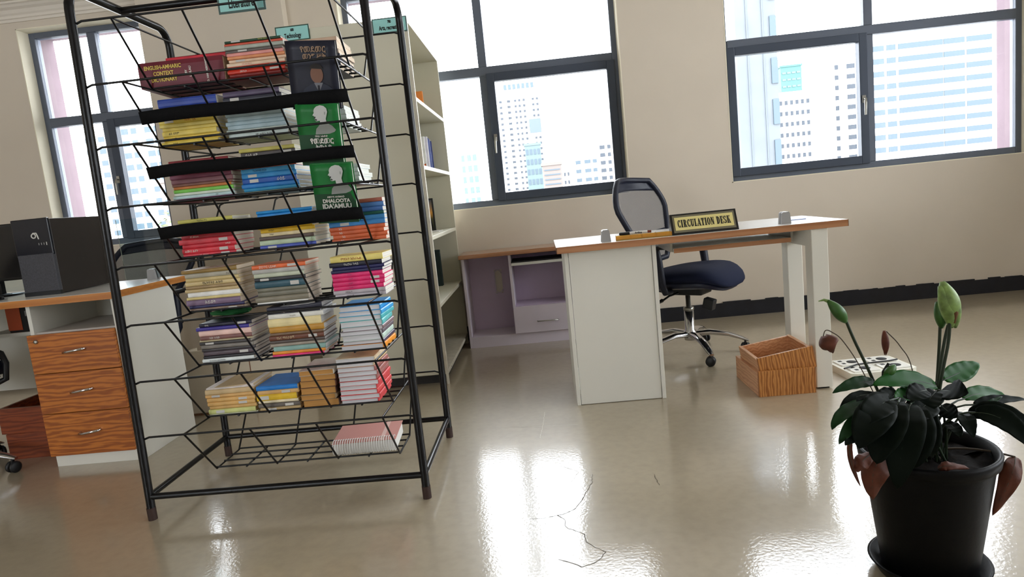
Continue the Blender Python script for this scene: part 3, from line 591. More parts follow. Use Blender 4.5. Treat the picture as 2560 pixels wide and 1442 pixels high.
# upright display books -----------------------------------------
def face_out(name, label, cx, base_y, base_z, w, h, t, tilt, rgb, rz=0.0, slant=0.0):
    o = thing(name, label, 'book', (cx, base_y, base_z), rz); o.rotation_euler = (tilt, slant, rz)
    # local: x right, z up the cover, -y towards the viewer
    c = cover_mat(rgb); bt = 0.0012
    def sheet(u, v, y): return (-w / 2 + w * u, y + 0.006 * (v ** 3) * 0 - 0.004 * math.sin(PI * v) * u, h * v)
    MB().grid(lambda u, v: sheet(u, v, -t / 2), 6, 8).build('front_cover', c, o, world=False, solid=0.0014)
    B(-w / 2, w / 2, t / 2 - bt, t / 2, 0, h).build('back_cover', c, o, world=False)
    B(-w / 2 - 0.001, -w / 2 + 0.001, -t / 2, t / 2, 0, h).build('spine', c, o, world=False)
    B(-w / 2 + 0.002, w / 2 - 0.004, -t / 2 + 0.001, t / 2 - bt, 0.003, h - 0.003).build('pages', page_mat((228, 224, 214)), o, world=False)
    return o
def cover_print(o, polys, m, name, y):
    mb = MB()
    for poly in polys: mb.add([(x, y, z) for x, z in poly], [tuple(range(len(poly)))])
    return mb.build(name, m, o, world=False)
def ell(cx, cz, rx, rz_, n=24, a0=0, a1=2 * PI): return [(cx + rx * math.cos(a0 + (a1 - a0) * i / n), cz + rz_ * math.sin(a0 + (a1 - a0) * i / n)) for i in range(n)]
bb = face_out('book', 'black book facing outward with portrait and golden title', -0.718, 2.292, 1.366, 0.165, 0.218, 0.02, math.radians(14), (28, 30, 42), 0.03, math.radians(5))
yb_ = -0.0165
lettering('የመደመር', mat('dull_gold_ink', (150, 122, 96), 0.5), bb, (0.008, yb_, 0.190), 0.024, bold=0.0005)
lettering('መንግሥት', mat('dull_gold_ink', (150, 122, 96), 0.5), bb, (0.010, yb_, 0.168), 0.021, bold=0.0005)
cover_print(bb, [ell(0.012, 0.112, 0.021, 0.028)], mat('print_skin', (128, 92, 76), 0.6), 'portrait_face', yb_)
cover_print(bb, [ell(0.012, 0.127, 0.0225, 0.020, 20, 0.1, PI - 0.1)], mat('print_hair', (40, 36, 36), 0.6), 'portrait_hair', yb_ - 0.0004)
cover_print(bb, [[(-0.045, 0.045), (-0.036, 0.066), (-0.008, 0.083), (0.004, 0.086), (0.014, 0.072), (0.026, 0.086), (0.044, 0.078), (0.062, 0.064), (0.066, 0.045)]], mat('print_suit', (44, 48, 64), 0.6), 'portrait_suit', yb_)
cover_print(bb, [[(0.0, 0.086), (0.014, 0.054), (0.030, 0.086)]], mat('print_shirt', (118, 120, 128), 0.6), 'portrait_shirt', yb_ - 0.0004)
cover_print(bb, [[(0.011, 0.078), (0.018, 0.078), (0.018, 0.052), (0.014, 0.047), (0.010, 0.052)]], mat('print_tie', (30, 30, 40), 0.6), 'portrait_tie', yb_ - 0.0008)
M_pg = mat('print_pale_grey', (196, 198, 196), 0.6); M_pg2 = mat('print_mid_grey', (150, 156, 152), 0.6); M_pd = mat('print_dark', (40, 46, 42), 0.6)
def profile_print(o, cx, cz, s, y):
    # a plain profile silhouette: head, beard, shoulders, lapels
    head = [(-0.44, 0.06), (-0.43, 0.16), (-0.48, 0.20), (-0.46, 0.26), (-0.58, 0.32), (-0.46, 0.48), (-0.47, 0.62), (-0.40, 0.78), (-0.24, 0.92), (0.02, 1.0), (0.28, 0.95), (0.46, 0.78), (0.50, 0.54), (0.42, 0.28), (0.34, 0.06), (0.38, -0.22), (-0.08, -0.34), (-0.10, -0.06), (-0.34, -0.10), (-0.44, -0.04)]
    cover_print(o, [[(cx + s * a, cz + s * b) for a, b in head]], M_pg, 'portrait_head', y)
    cover_print(o, [[(cx + s * a, cz + s * b) for a, b in [(-0.52, -1.02), (-0.42, -0.62), (-0.10, -0.30), (0.36, -0.22), (0.74, -0.42), (0.98, -0.72), (0.86, -0.86), (0.5, -0.98), (0.1, -1.0)]]], M_pg2, 'portrait_suit', y + 0.0002)
    cover_print(o, [[(cx + s * a, cz + s * b) for a, b in [(-0.50, 0.12), (-0.40, 0.10), (-0.36, 0.22), (-0.44, 0.24)]], [(cx + s * a, cz + s * b) for a, b in [(-0.46, 0.0), (-0.34, -0.06), (-0.26, 0.0), (-0.38, 0.08)]]], M_pd, 'portrait_beard', y - 0.0004)
    cover_print(o, [[(cx + s * a, cz + s * b) for a, b in [(0.26, 0.36), (0.34, 0.34), (0.36, 0.52), (0.28, 0.56)]], [(cx + s * a, cz + s * b) for a, b in [(-0.04, -0.34), (0.06, -0.32), (0.10, -0.9), (0.0, -0.96), (-0.08, -0.86)]]], M_pg2, 'portrait_shading', y - 0.0003)
g1 = face_out('book', 'green book facing outward with white profile and Ethiopic title', -0.722, 2.288, 1.178, 0.142, 0.202, 0.024, math.radians(13), (20, 98, 42), 0.02, math.radians(4.5))
yg = -0.0185
profile_print(g1, 0.012, 0.152, 0.047, yg)
lettering('ዐቢይ አሕመድ', M_wtxt, g1, (0.006, yg, 0.098), 0.008, bold=0.0002)
lettering('የመደመር', M_wtxt, g1, (0.006, yg, 0.081), 0.0225, bold=0.0009)
lettering('ትውልድ', M_wtxt, g1, (0.010, yg, 0.061), 0.019, bold=0.0004)
g2 = face_out('book', 'green book facing outward titled DHALOOTA IDA\'AMUU', -0.698, 2.294, 0.978, 0.142, 0.205, 0.022, math.radians(13), (20, 98, 42), 0.01, math.radians(3.0))
profile_print(g2, 0.016, 0.152, 0.049, yg)
lettering('ABIYYI AHIMAD', M_wtxt, g2, (0.004, yg, 0.0925), 0.0085, bold=0.0002)
lettering('DHALOOTA', M_wtxt, g2, (0.004, yg, 0.0785), 0.0170, bold=0.0007)
lettering("IDA'AMUU", M_wtxt, g2, (0.004, yg, 0.0600), 0.0215, bold=0.0009)
# darker lower half of the printed green covers
for o, zc in ((g1, 0.045), (g2, 0.045)):
    cover_print(o, [[(-0.0705, 0.002), (0.0705, 0.002), (0.0705, 0.103), (-0.0705, 0.103)]], mat('print_dark_green', (16, 66, 34), 0.5), 'title_band', yg + 0.0032)

# spiral notebook in the lowest basket
nb = thing('spiral_notebook', 'pink spiral bound notebook in the lowest basket', 'notebook', (-0.745, 2.44, 0.1035), 0.03)
Mt = Rx(math.radians(5))
B(-0.118, 0.118, -0.070, 0.085, 0.0, 0.044).build('pages', page_mat((232, 230, 224)), nb, world=False).matrix_local = T(0, 0, 0.008) @ Mt
B(-0.122, 0.122, -0.076, 0.090, 0.0445, 0.0465).build('cover', mat('pink_card', (216, 158, 150), 0.5), nb, world=False).matrix_local = T(0, 0, 0.008) @ Mt
B(0.060, 0.075, -0.076, 0.090, 0.0467, 0.0471).build('cover_stripe', mat('pink_card_pale', (238, 208, 200), 0.5), nb, world=False).matrix_local = T(0, 0, 0.008) @ Mt
ringm = MB().tube([(0, -0.070 + 0.026 * math.cos(a), 0.030 + 0.029 * math.sin(a)) for a in [2 * PI * i / 14 for i in range(15)]], 0.0016, 5).mesh('ring', mat('white_wire', (226, 224, 220), 0.4))
for i in range(26):
    o = link('ring', ringm, nb); o.location = (-0.115 + 0.0092 * i, 0, 0.0)

# signs ---------------------------------------------------------
M_sgn = mat('sign_mint', (150, 208, 204), 0.5); M_sgf = mat('sign_grey_green', (66, 92, 88), 0.5)
def sign(label, x, y, z, w, h, num, txt, rz=0.0, sl=0.0, fb=0.008, fm=None, ts=0.030, tx=0.0):
    o = thing('category_sign', label, 'sign', (x, y, z), rz); o.rotation_euler = (0, sl, rz)
    B(-w / 2, w / 2, 0, 0.003, -h / 2, h / 2).build('border', fm or M_sgf, o, world=False)
    B(-w / 2 + fb, w / 2 - fb, -0.001, 0.0, -h / 2 + fb, h / 2 - fb).build('card', M_sgn, o, world=False)
    lettering(num, M_ink, o, (0, -0.0016, h * 0.22), h * 0.24, bold=0.0012, xs=0.62)
    lettering(txt, M_ink, o, (tx, -0.0016, -h * 0.16), ts, bold=0.0011, xs=0.58)
    return o
sign('mint sign reading 800 Literature on the black wire rack', -0.984, 2.424, 1.790, 0.172, 0.085, '800', 'Literature', fb=0.007, ts=0.040)
sign('mint sign reading 600 Technology on the bookcase end', -1.21, 3.594, 1.972, 0.182, 0.078, '600', 'Technology', fb=0.006, fm=mat('sign_dark_green', (36, 72, 58), 0.5), ts=0.033)
sign('mint sign reading 700 Arts, recreation on the bookcase corner', -0.692, 3.594, 1.956, 0.184, 0.078, '700', 'Arts, recreation', fb=0.006, ts=0.030)
# clear tape on the first sign
B(-0.925, -0.90, 2.418, 2.4185, 1.745, 1.80).build('tape', glass_pane('clear_tape', (0.9, 0.93, 0.93)), None)
tag(bpy.data.objects['tape'], 'strip of clear tape holding the Literature sign', 'tape')

# ================================================================ BOOKCASE (double sided, end panel towards the viewer)
BX0, BX1, BY0, BY1 = -1.300, -0.600, 3.600, 4.655
bc = thing('bookcase', 'tall cream double sided bookcase standing against the wall', 'bookcase', ((BX0 + BX1) / 2, (BY0 + BY1) / 2, 0))
M_bc = mat('cream_laminate', (206, 202, 182), 0.5, var=0.04, scale=2.5); M_bc2 = mat('cream_edge_worn', (212, 206, 190), 0.6, var=0.12, scale=30)
B(BX0, BX1 - 0.012, BY0, BY0 + 0.02, 0.06, 1.99).build('end_panel', M_bc, bc, bevel=0.002)
B(BX1 - 0.012, BX1, BY0, BY0 + 0.02, 0.0, 1.995).build('edge_strip', M_bc2, bc)
B(BX0, BX1, BY1 - 0.02, BY1, 0.0, 1.99).build('end_panel', M_bc, bc, bevel=0.002)
B(BX0, BX1, BY0 + 0.02, BY1 - 0.02, 1.965, 1.99).build('top_panel', M_bc, bc)
B(-0.958, -0.942, BY0 + 0.02, BY1 - 0.02, 0.458, 1.965).build('divider', M_bc, bc)
B(-0.958, -0.942, BY0 + 0.02, BY1 - 0.02, 0.07, 0.436).build('divider', mat('dark_lower_divider', (34, 27, 22), 0.7), bc, label='dark brown lower divider')  # lower divider coloured darker than the cream one above
for z in (1.583, 1.221, 0.836, 0.458, 0.075):
    for a, b in ((-0.942, BX1), (BX0, -0.958)):
        B(a, b, BY0 + 0.02, BY1 - 0.02, z - 0.022, z).build('shelf', M_bc if z > 0.1 else M_bc2, bc, bevel=0.002)
B(BX0 + 0.03, BX1 - 0.03, BY0 + 0.05, BY1 - 0.05, 0.0, 0.053).build('plinth', mat('dark_plinth', (40, 36, 34), 0.6), bc)
for y, z in ((4.40, 1.572), (3.75, 0.064)): MB().cbox((BX1 - 0.0005, y, z), (0.002, 0.010, 0.006)).build('latch', M_ink, bc)
def upright(name, label, x0, x1, y0, y1, z, h, rgb, extra=None, cat='book', pages=True):
    o = thing(name, label, cat, ((x0 + x1) / 2, (y0 + y1) / 2, z)); cx, cy = (x0 + x1) / 2, (y0 + y1) / 2
    m = cover_mat(rgb); t = 0.0015
    B(x0 - cx, x1 - cx, y0 - cy, y0 - cy + t, 0, h).build('front_cover', m, o, world=False)
    B(x0 - cx, x1 - cx, y1 - cy - t, y1 - cy, 0, h).build('back_cover', m, o, world=False)
    B(x1 - cx - t, x1 - cx, y0 - cy + t, y1 - cy - t, 0, h).build('spine', m, o, world=False)
    B(x0 - cx + 0.003, x1 - cx - t, y0 - cy + t, y1 - cy - t, 0.003, h - 0.003).build('pages', page_mat(PG), o, world=False)
    if extra: extra(o)
    return o
def or_print(o):
    m = mat('orange_print', (222, 106, 52), 0.5); y = -0.0135
    MB().add([(-0.07, y, 0.0), (0.06, y, 0.075), (-0.07, y, 0.10)], [(0, 1, 2)]).add([(-0.04, y, 0.004), (0.088, y, 0.004), (0.088, y, 0.06)], [(0, 1, 2)]).add([(-0.04, y, 0.15), (0.02, y, 0.15), (0.02, y, 0.2), (-0.04, y, 0.2)], [(0, 1, 2, 3)]).build('cover_print', m, o, world=False)
upright('book', 'small orange book on the top shelf of the bookcase', -0.84, -0.705, 4.50, 4.53, 1.5835, 0.175, (226, 128, 62))
upright('book', 'white book with orange triangles on the bookcase shelf', -0.90, -0.715, 4.42, 4.445, 1.2215, 0.235, (226, 222, 216), or_print)
for k, (c, nm) in enumerate((((206, 202, 210), 'pale grey'), ((70, 88, 150), 'blue'), ((120, 128, 168), 'lilac'), ((36, 52, 116), 'navy'))):
    upright('book', '%s book standing behind the white and orange book' % nm, -0.88, -0.700 + 0.004 * k, 4.452 + 0.026 * k, 4.474 + 0.026 * k, 1.2215, 0.235 - 0.008 * k, c)
pf = thing('picture_book', 'dark book with a sunset picture on the bookcase shelf', 'book', (-0.80, 4.44, 0.8365))
B(-0.10, 0.092, 0, 0.018, 0, 0.215).build('cover', cover_mat((26, 26, 26)), pf, world=False)
def sunset():
    m = bpy.data.materials.new('sunset_print'); m.use_nodes = True; nt = m.node_tree; b = nt.nodes['Principled BSDF']
    tc = nt.nodes.new('ShaderNodeTexCoord'); sx = nt.nodes.new('ShaderNodeSeparateXYZ'); r = nt.nodes.new('ShaderNodeValToRGB'); mr = nt.nodes.new('ShaderNodeMapRange')
    mr.inputs[1].default_value = 0.01; mr.inputs[2].default_value = 0.205
    e = r.color_ramp.elements; e[0].position = 0.0; e[0].color = (*lin((40, 44, 24)), 1); e[1].position = 1.0; e[1].color = (*lin((60, 70, 84)), 1)
    for p, c in ((0.35, (70, 66, 30)), (0.55, (214, 150, 62)), (0.75, (150, 120, 92))): q = e.new(p); q.color = (*lin(c), 1)
    nt.links.new(tc.outputs['Object'], sx.inputs[0]); nt.links.new(sx.outputs[2], mr.inputs[0]); nt.links.new(mr.outputs[0], r.inputs[0]); nt.links.new(r.outputs[0], b.inputs['Base Color'])
    return m
B(-0.092, 0.082, -0.001, 0, 0.012, 0.205).build('picture', sunset(), pf, world=False)
pm = MB(); rt_ = random.Random(2)
for i in range(9):
    x = -0.06 + 0.016 * i; h = rt_.uniform(0.03, 0.09)
    pm.add([(x - 0.012, -0.0014, 0.012), (x + 0.012, -0.0014, 0.012), (x, -0.0014, 0.012 + h)], [(0, 1, 2)])
pm.build('picture_trees', M_ink, pf, world=False)
dk = thing('binder', 'dark green binder standing on the lower bookcase shelf', 'binder', (-0.80, 4.42, 0.4585))
B(-0.12, 0.10, 0, 0.004, 0, 0.245).build('front_board', cover_mat((30, 42, 42)), dk, world=False, bevel=0.003)
B(-0.12, 0.10, 0.034, 0.038, 0, 0.245).build('back_board', cover_mat((30, 42, 42)), dk, world=False, bevel=0.003)
B(-0.11, 0.095, 0.004, 0.034, 0.004, 0.235).build('pages', page_mat((226, 226, 222)), dk, world=False)
for i, (z, lab) in enumerate(((0.8365, 'white leaflet lying on the bookcase shelf by the picture book'),)):
    tag(B(-0.76, -0.64, 4.12, 4.30, z, z + 0.004).build('leaflet', M_sticker), lab, 'paper')

# ================================================================ CIRCULATION DESK
TZ = 0.760
dk_ = thing('office_desk', 'white circulation desk with wood edged top and box pedestal', 'desk', (0.70, 3.2, 0))
DX0, DX1, DY0, DY1 = 0.056, 1.338, 2.960, 3.475
M_top = mat('pale_laminate_top', (232, 230, 226), 0.18, spec=0.6)
B(DX0 + 0.002, DX1 - 0.002, DY0 + 0.002, DY1 - 0.002, TZ - 0.028, TZ).build('desktop', M_top, dk_, bevel=0.001)
eb = MB().box(DX0, DX1, DY0, DY0 + 0.002, TZ - 0.030, TZ - 0.001).box(DX0, DX1, DY1 - 0.002, DY1, TZ - 0.030, TZ - 0.001).box(DX0, DX0 + 0.002, DY0, DY1, TZ - 0.03, TZ - 0.001).box(DX1 - 0.002, DX1, DY0, DY1, TZ - 0.03, TZ - 0.001)
eb.build('edge_band', M_wood_top, dk_)
PX0, PX1 = 0.090, 0.508
B(PX0, PX0 + 0.018, 3.026, 3.45, 0, TZ - 0.03).build('side_panel', M_white, dk_, bevel=0.0015)
B(PX1 - 0.018, PX1, 3.026, 3.45, 0, TZ - 0.03).build('side_panel', M_white, dk_, bevel=0.0015)
B(PX0 + 0.020, PX1 - 0.020, 3.030, 3.046, 0.002, TZ - 0.03).build('front_panel', M_white, dk_, bevel=0.0015)
B(PX0 + 0.018, PX1 - 0.018, 3.05, 3.45, 0.05, 0.07).build('base_shelf', M_white, dk_)
for y in (2.968, 3.262):
    B(1.178, 1.250, y, y + 0.075, 0.008, TZ - 0.03).build('leg', M_white, dk_, bevel=0.003)
    B(1.190, 1.238, y + 0.012, y + 0.063, 0.0, 0.010).build('foot', M_blackpl, dk_)
B(1.185, 1.243, 3.043, 3.262, TZ - 0.11, TZ - 0.03).build('side_rail', M_white, dk_)
B(0.508, 1.178, 3.40, 3.416, 0.42, TZ - 0.03).build('modesty_panel', M_white, dk_) if False else None
ty = B(0.60, 1.135, 3.09, 3.40, 0.672, 0.690).build('keyboard_tray', M_white2, dk_, bevel=0.001)
B(0.60, 1.135, 3.087, 3.0905, 0.670, 0.691).build('tray_edge', M_wood_top, ty, world=False)
for x in (0.585, 1.138):
    MB().box(x, x + 0.012, 3.10, 3.40, 0.676, 0.730).box(x - 0.008, x + 0.020, 3.095, 3.40, 0.716, 0.730).build('tray_runner', M_steel, dk_)
# grey clamps standing on the desk
def clamp(label, x, y, z, s=1.0, rz=0.0):
    o = thing('divider_clamp', label, 'clamp', (x, y, z), rz)
    prof = [(-0.022, 0), (0.022, 0), (0.017, 0.048), (0.012, 0.054), (-0.012, 0.054), (-0.017, 0.048)]
    MB().prism([(a * s, b * s) for a, b in prof], -0.022, -0.004, Rx(PI / 2) ).build('jaw', M_grey_clamp, o, world=False, bevel=0.002)
    MB().prism([(a * s, b * s) for a, b in prof], 0.004, 0.022, Rx(PI / 2)).build('jaw', M_grey_clamp, o, world=False, bevel=0.002)
    B(-0.015, 0.015, -0.006, 0.006, 0, 0.012).build('bridge', M_grey_clamp, o, world=False)
    return o
clamp('grey divider clamp at the left end of the circulation desk', 0.286, 3.03, TZ)
clamp('grey divider clamp at the right end of the circulation desk', 1.096, 3.05, TZ)

# name plate -----------------------------------------------------
npl = thing('name_plate', 'wedge shaped sign reading CIRCULATION DESK on the desk', 'sign', (0.727, 3.03, TZ), 0.015)
W2 = 0.148
MB().prism([(-0.038, 0), (0.032, 0), (0.012, 0.088), (0.004, 0.092)], -W2, W2, Matrix(((0, 0, 1, 0), (1, 0, 0, 0), (0, 1, 0, 0), (0, 0, 0, 1)))).build('base', mat('black_lacquer', (18, 18, 20), 0.3), npl, world=False, bevel=0.002)
tl = math.atan2(0.042, 0.092)
Mf = T(0, -0.038, 0) @ Rx(-tl)
def on_face(mb, name, m): return mb.build(name, m, npl, world=False)
on_face(MB().box(-W2 + 0.010, W2 - 0.010, -0.0025, 0, 0.010, 0.092, Mf), 'bevel_border', mat('bronze_grey', (118, 112, 92), 0.45, metal=0.3))
on_face(MB().box(-W2 + 0.018, W2 - 0.018, -0.004, 0, 0.020, 0.082, Mf), 'plaque', mat('pale_yellow_plaque', (222, 208, 138), 0.45))
# bold slab lettering built stroke by stroke (unit cell 1 high)
def slab(ch):
    S = []   # list of polygons
    def R(x0, x1, y0, y1): S.append([(x0, y0), (x1, y0), (x1, y1), (x0, y1)])
    def P(*p): S.append(list(p))
    def A(cx, cy, ro, rio, ri, rii, a0, a1, n=14):
        for i in range(n):
            t0 = math.radians(a0 + (a1 - a0) * i / n); t1 = math.radians(a0 + (a1 - a0) * (i + 1) / n)
            S.append([(cx + ro * math.cos(t0), cy + rio * math.sin(t0)), (cx + ro * math.cos(t1), cy + rio * math.sin(t1)), (cx + ri * math.cos(t1), cy + rii * math.sin(t1)), (cx + ri * math.cos(t0), cy + rii * math.sin(t0))])
    w = 0.6
    if ch == 'I': R(.10, .34, 0, 1); R(.02, .42, 0, .09); R(.02, .42, .91, 1); w = .44
    elif ch == 'C': A(.30, .5, .30, .5, .08, .40, 48, 312); R(.42, .53, .66, .98); R(.42, .53, .02, .30); w = .58
    elif ch == 'O': A(.31, .5, .31, .5, .09, .40, 0, 360, 24); w = .64
    elif ch == 'U': R(.08, .30, .3, 1); R(.48, .60, .3, 1); A(.34, .32, .26, .32, .05, .22, 180, 360); R(.01, .37, .91, 1); R(.42, .67, .91, 1); w = .68
    elif ch == 'L': R(.08, .32, 0, 1); R(.01, .39, .91, 1); R(.01, .56, 0, .09); R(.47, .56, 0, .34); w = .58
    elif ch == 'T': R(.18, .42, 0, 1); R(.10, .50, 0, .09); R(.0, .60, .90, 1); R(.0, .09, .66, 1); R(.51, .60, .66, 1); w = .61
    elif ch == 'A': P((.05, 0), (.15, 0), (.36, 1), (.26, 1)); P((.40, 0), (.64, 0), (.40, 1), (.24, 1)); R(.14, .46, .24, .33); R(-.02, .22, 0, .08); R(.36, .70, 0, .08); w = .68
    elif ch == 'N': R(.07, .17, 0, 1); P((.07, 1), (.29, 1), (.60, 0), (.42, 0)); R(.50, .60, 0, 1); R(.0, .24, 0, .08); R(.0, .28, .92, 1); R(.42, .67, .92, 1); w = .68
    elif ch == 'D': R(.08, .32, 0, 1); R(.01, .34, 0, .09); R(.01, .34, .91, 1); A(.30, .5, .33, .5, .11, .41, -90, 90, 14); w = .66
    elif ch == 'R': R(.08, .32, 0, 1); R(.01, .39, 0, .09); R(.01, .34, .91, 1); A(.32, .74, .27, .26, .08, .17, -90, 90, 10); P((.30, .5), (.46, .46), (.66, 0), (.44, 0)); R(.44, .70, 0, .08); w = .70
    elif ch == 'E': R(.08, .32, 0, 1); R(.01, .56, 0, .09); R(.01, .56, .91, 1); R(.32, .44, .45, .54); R(.47, .56, 0, .30); R(.47, .56, .70, 1); R(.40, .46, .36, .64); w = .59
    elif ch == 'S': A(.29, .73, .27, .27, .07, .17, 40, 270, 12); A(.29, .27, .29, .27, .07, .17, -140, 90, 12); R(.44, .53, .66, .96); R(.03, .12, .04, .34); w = .60
    elif ch == 'K': R(.08, .32, 0, 1); R(.01, .39, 0, .09); R(.01, .39, .91, 1); P((.30, .40), (.36, .50), (.60, .96), (.48, .96)); P((.34, .52), (.46, .64), (.70, 0), (.46, 0)); R(.42, .74, 0, .08); R(.42, .66, .92, 1); w = .74
    else: w = .34
    return S, w
def slab_text(s, width, height, M, name, m, parent):
    x = 0; polys = []
    for ch in s:
        S, w = slab(ch); polys += [[(a + x, b) for a, b in p] for p in S]; x += w + 0.05
    k = width / (x - 0.05); mb = MB(); d = 0
    for p in polys:
        yy = -0.0046 - (d % 7) * 0.00002; d += 1
        mb.add([(a * k - width / 2, yy, (b - 0.5) * height) for a, b in p], [tuple(range(len(p)))], M)
    return mb.build(name, m, parent, world=False)
slab_text('CIRCULATION DESK', 0.236, 0.036, Mf @ T(0, 0, 0.051), 'lettering', M_ink, npl)

# amber tray and marker
at_ = thing('amber_tray', 'amber clear plastic pen tray at the desk edge', 'tray', (0.455, 3.025, TZ), -0.06)
M_amber = mat('amber_plastic', (238, 190, 92), 0.12, trans=0.75, ior=1.46)
tr = MB().box(-0.125, 0.125, -0.03, 0.03, 0, 0.003)
tr.build('base', M_amber, at_, world=False)
for x in (-0.125, -0.06, -0.01, 0.055, 0.121): B(x, x + 0.004, -0.03, 0.03, 0.003, 0.020).build('divider', M_amber, at_, world=False)
for y in (-0.03, 0.027): B(-0.125, 0.125, y, y + 0.003, 0.003, 0.018).build('rim', M_amber, at_, world=False)
mk = thing('marker_pen', 'black capped marker pen lying on the amber tray', 'pen', (0.43, 3.025, TZ + 0.0275), -0.05)
MB().tube([(-0.035, 0, 0), (0.045, 0, 0)], 0.0065, 12).build('barrel', mat('marker_barrel', (214, 212, 206), 0.4), mk, world=False)
MB().tube([(-0.082, 0, 0), (-0.078, 0, 0), (-0.035, 0, 0)], [0.0055, 0.0072, 0.0072], 12).build('cap', M_blackpl, mk, world=False)
MB().tube([(0.045, 0, 0), (0.062, 0, 0)], 0.0062, 12).build('end_plug', mat('red_brown_plastic', (110, 52, 40), 0.4), mk, world=False)
lettering('Artline', M_ink, mk, (0.004, -0.0068, 0), 0.011, bold=0.0004)
tag(B(1.17, 1.25, 3.20, 3.34, TZ, TZ + 0.003).build('notepad', mat('blue_paper', (120, 140, 190), 0.5)), 'small bluish notepad at the right end of the desk', 'paper')

# ================================================================ RETURN UNIT BEHIND THE DESK
ru = thing('side_cabinet', 'lilac cabinet with wood top against the back wall', 'cabinet', (-0.10, 4.55, 0))
M_lil = mat('lilac_laminate', (200, 182, 206), 0.5, var=0.06, scale=4); M_lil2 = mat('lilac_pale', (212, 202, 212), 0.5, var=0.05, scale=5)
SX0, SX1, SY0, SY1 = -0.566, 0.30, 4.455, 4.737
B(SX0 - 0.012, SX1 + 0.02, 4.41, SY1, 0.622, 0.650).build('worktop', M_wood_top, ru, bevel=0.003)
B(SX0, SX0 + 0.018, SY0, SY1, 0, 0.622).build('side_panel', M_lil2, ru, bevel=0.001)
B(SX1 - 0.018, SX1, SY0, SY1, 0, 0.622).build('side_panel', M_lil2, ru, bevel=0.001)
B(SX0 + 0.018, SX1 - 0.018, SY0, SY1, 0.0, 0.075).build('plinth', M_lil2, ru)
# back panel with rounded slot opening: five boxes around the slot
sx0, sx1, sz0, sz1 = -0.372, -0.318, 0.33, 0.50
bp_ = MB().box(SX0 + 0.018, sx0, SY1 - 0.014, SY1, 0.075, 0.622).box(sx1, SX1 - 0.018, SY1 - 0.014, SY1, 0.075, 0.622).box(sx0, sx1, SY1 - 0.014, SY1, 0.075, sz0).box(sx0, sx1, SY1 - 0.014, SY1, sz1, 0.622)
bp_.build('back_panel', M_lil, ru)
B(sx0, sx1, SY1 - 0.005, SY1, sz0, sz1).build('slot_lightener', mat('beige_slot_fill', (214, 206, 192), 0.6), ru)  # plate added to lighten the slot, otherwise a dim opening
rim_ = [(sx0 + 0.006 + (sx1 - sx0 - 0.012) / 2 + 0.024 * math.cos(a), (sz1 - 0.026 if math.sin(a) >= 0 else sz0 + 0.026) + 0.024 * math.sin(a)) for a in [2 * PI * i / 24 for i in range(25)]]
MB().tube([(x, SY1 - 0.015, z) for x, z in rim_], 0.004, 6).build('slot_rim', M_lil2, ru)
B(-0.246, -0.228, SY0, SY1 - 0.014, 0.075, 0.622).build('upright', M_lil2, ru, bevel=0.001)
B(-0.228, SX1 - 0.018, SY0 - 0.01, SY1 - 0.03, 0.555, 0.572).build('pull_out_shelf', M_blackpl, ru)
B(-0.228, SX1 - 0.018, SY0 - 0.012, SY0 - 0.004, 0.545, 0.563).build('shelf_edge', M_white2, ru)
B(-0.228, SX1 - 0.018, SY0 + 0.02, SY1 - 0.014, 0.248, 0.264).build('shelf', M_lil, ru)
dr = B(-0.244, SX1 - 0.020, SY0 - 0.016, SY0 + 0.002, 0.078, 0.262).build('drawer', M_lil2, ru, bevel=0.002)
MB().tube([(-0.086, SY0 - 0.016, 0.155), (-0.086, SY0 - 0.036, 0.155), (0.054, SY0 - 0.036, 0.155), (0.054, SY0 - 0.016, 0.155)], 0.004, 8).build('handle', M_steel, dr, world=False)

# ================================================================ OFFICE CHAIRS
M_chairf = mat('chair_navy_black', (22, 27, 44), 0.5, bump=0.1); M_seat = mat('navy_fabric', (24, 30, 52), 0.85, spec=0.2, bump=0.5, bscale=700); M_shell = mat('chair_shell', (18, 24, 48), 0.35)
def mesh_fabric():
    m = bpy.data.materials.new('chair_mesh_fabric'); m.use_nodes = True; nt = m.node_tree; b = nt.nodes['Principled BSDF']; o = nt.nodes['Material Output']
    b.inputs['Base Color'].default_value = (*lin((112, 110, 110)), 1); b.inputs['Roughness'].default_value = 0.8
    tc = nt.nodes.new('ShaderNodeTexCoord'); mp = nt.nodes.new('ShaderNodeMapping'); mp.inputs['Scale'].default_value = (1, 260, 260)
    ck = nt.nodes.new('ShaderNodeTexChecker'); ck.inputs['Scale'].default_value = 1.0
    t = nt.nodes.new('ShaderNodeBsdfTransparent'); mx = nt.nodes.new('ShaderNodeMixShader'); mth = nt.nodes.new('ShaderNodeMath'); mth.operation = 'MULTIPLY_ADD'; mth.inputs[1].default_value = 0.3; mth.inputs[2].default_value = 0.62
    nt.links.new(tc.outputs['Object'], mp.inputs[0]); nt.links.new(mp.outputs[0], ck.inputs['Vector']); nt.links.new(ck.outputs['Fac'], mth.inputs[0]); nt.links.new(mth.outputs[0], mx.inputs[0])
    nt.links.new(t.outputs[0], mx.inputs[1]); nt.links.new(b.outputs[0], mx.inputs[2]); nt.links.new(mx.outputs[0], o.inputs[0])
    return m
M_mesh = mesh_fabric()
def wheel_parts(c, p, ang):
    M = T(*p) @ Rz(ang)
    mb = MB()
    for s in (-1, 1):
        mb.lathe([(0.0, -0.008), (0.020, -0.008), (0.0265, -0.004), (0.0265, 0.004), (0.020, 0.008), (0.0, 0.008)], 16, M @ T(0, s * 0.013, 0.0265) @ Rx(PI / 2))
    mb.build('caster', M_blackpl, c, world=False)
    return M
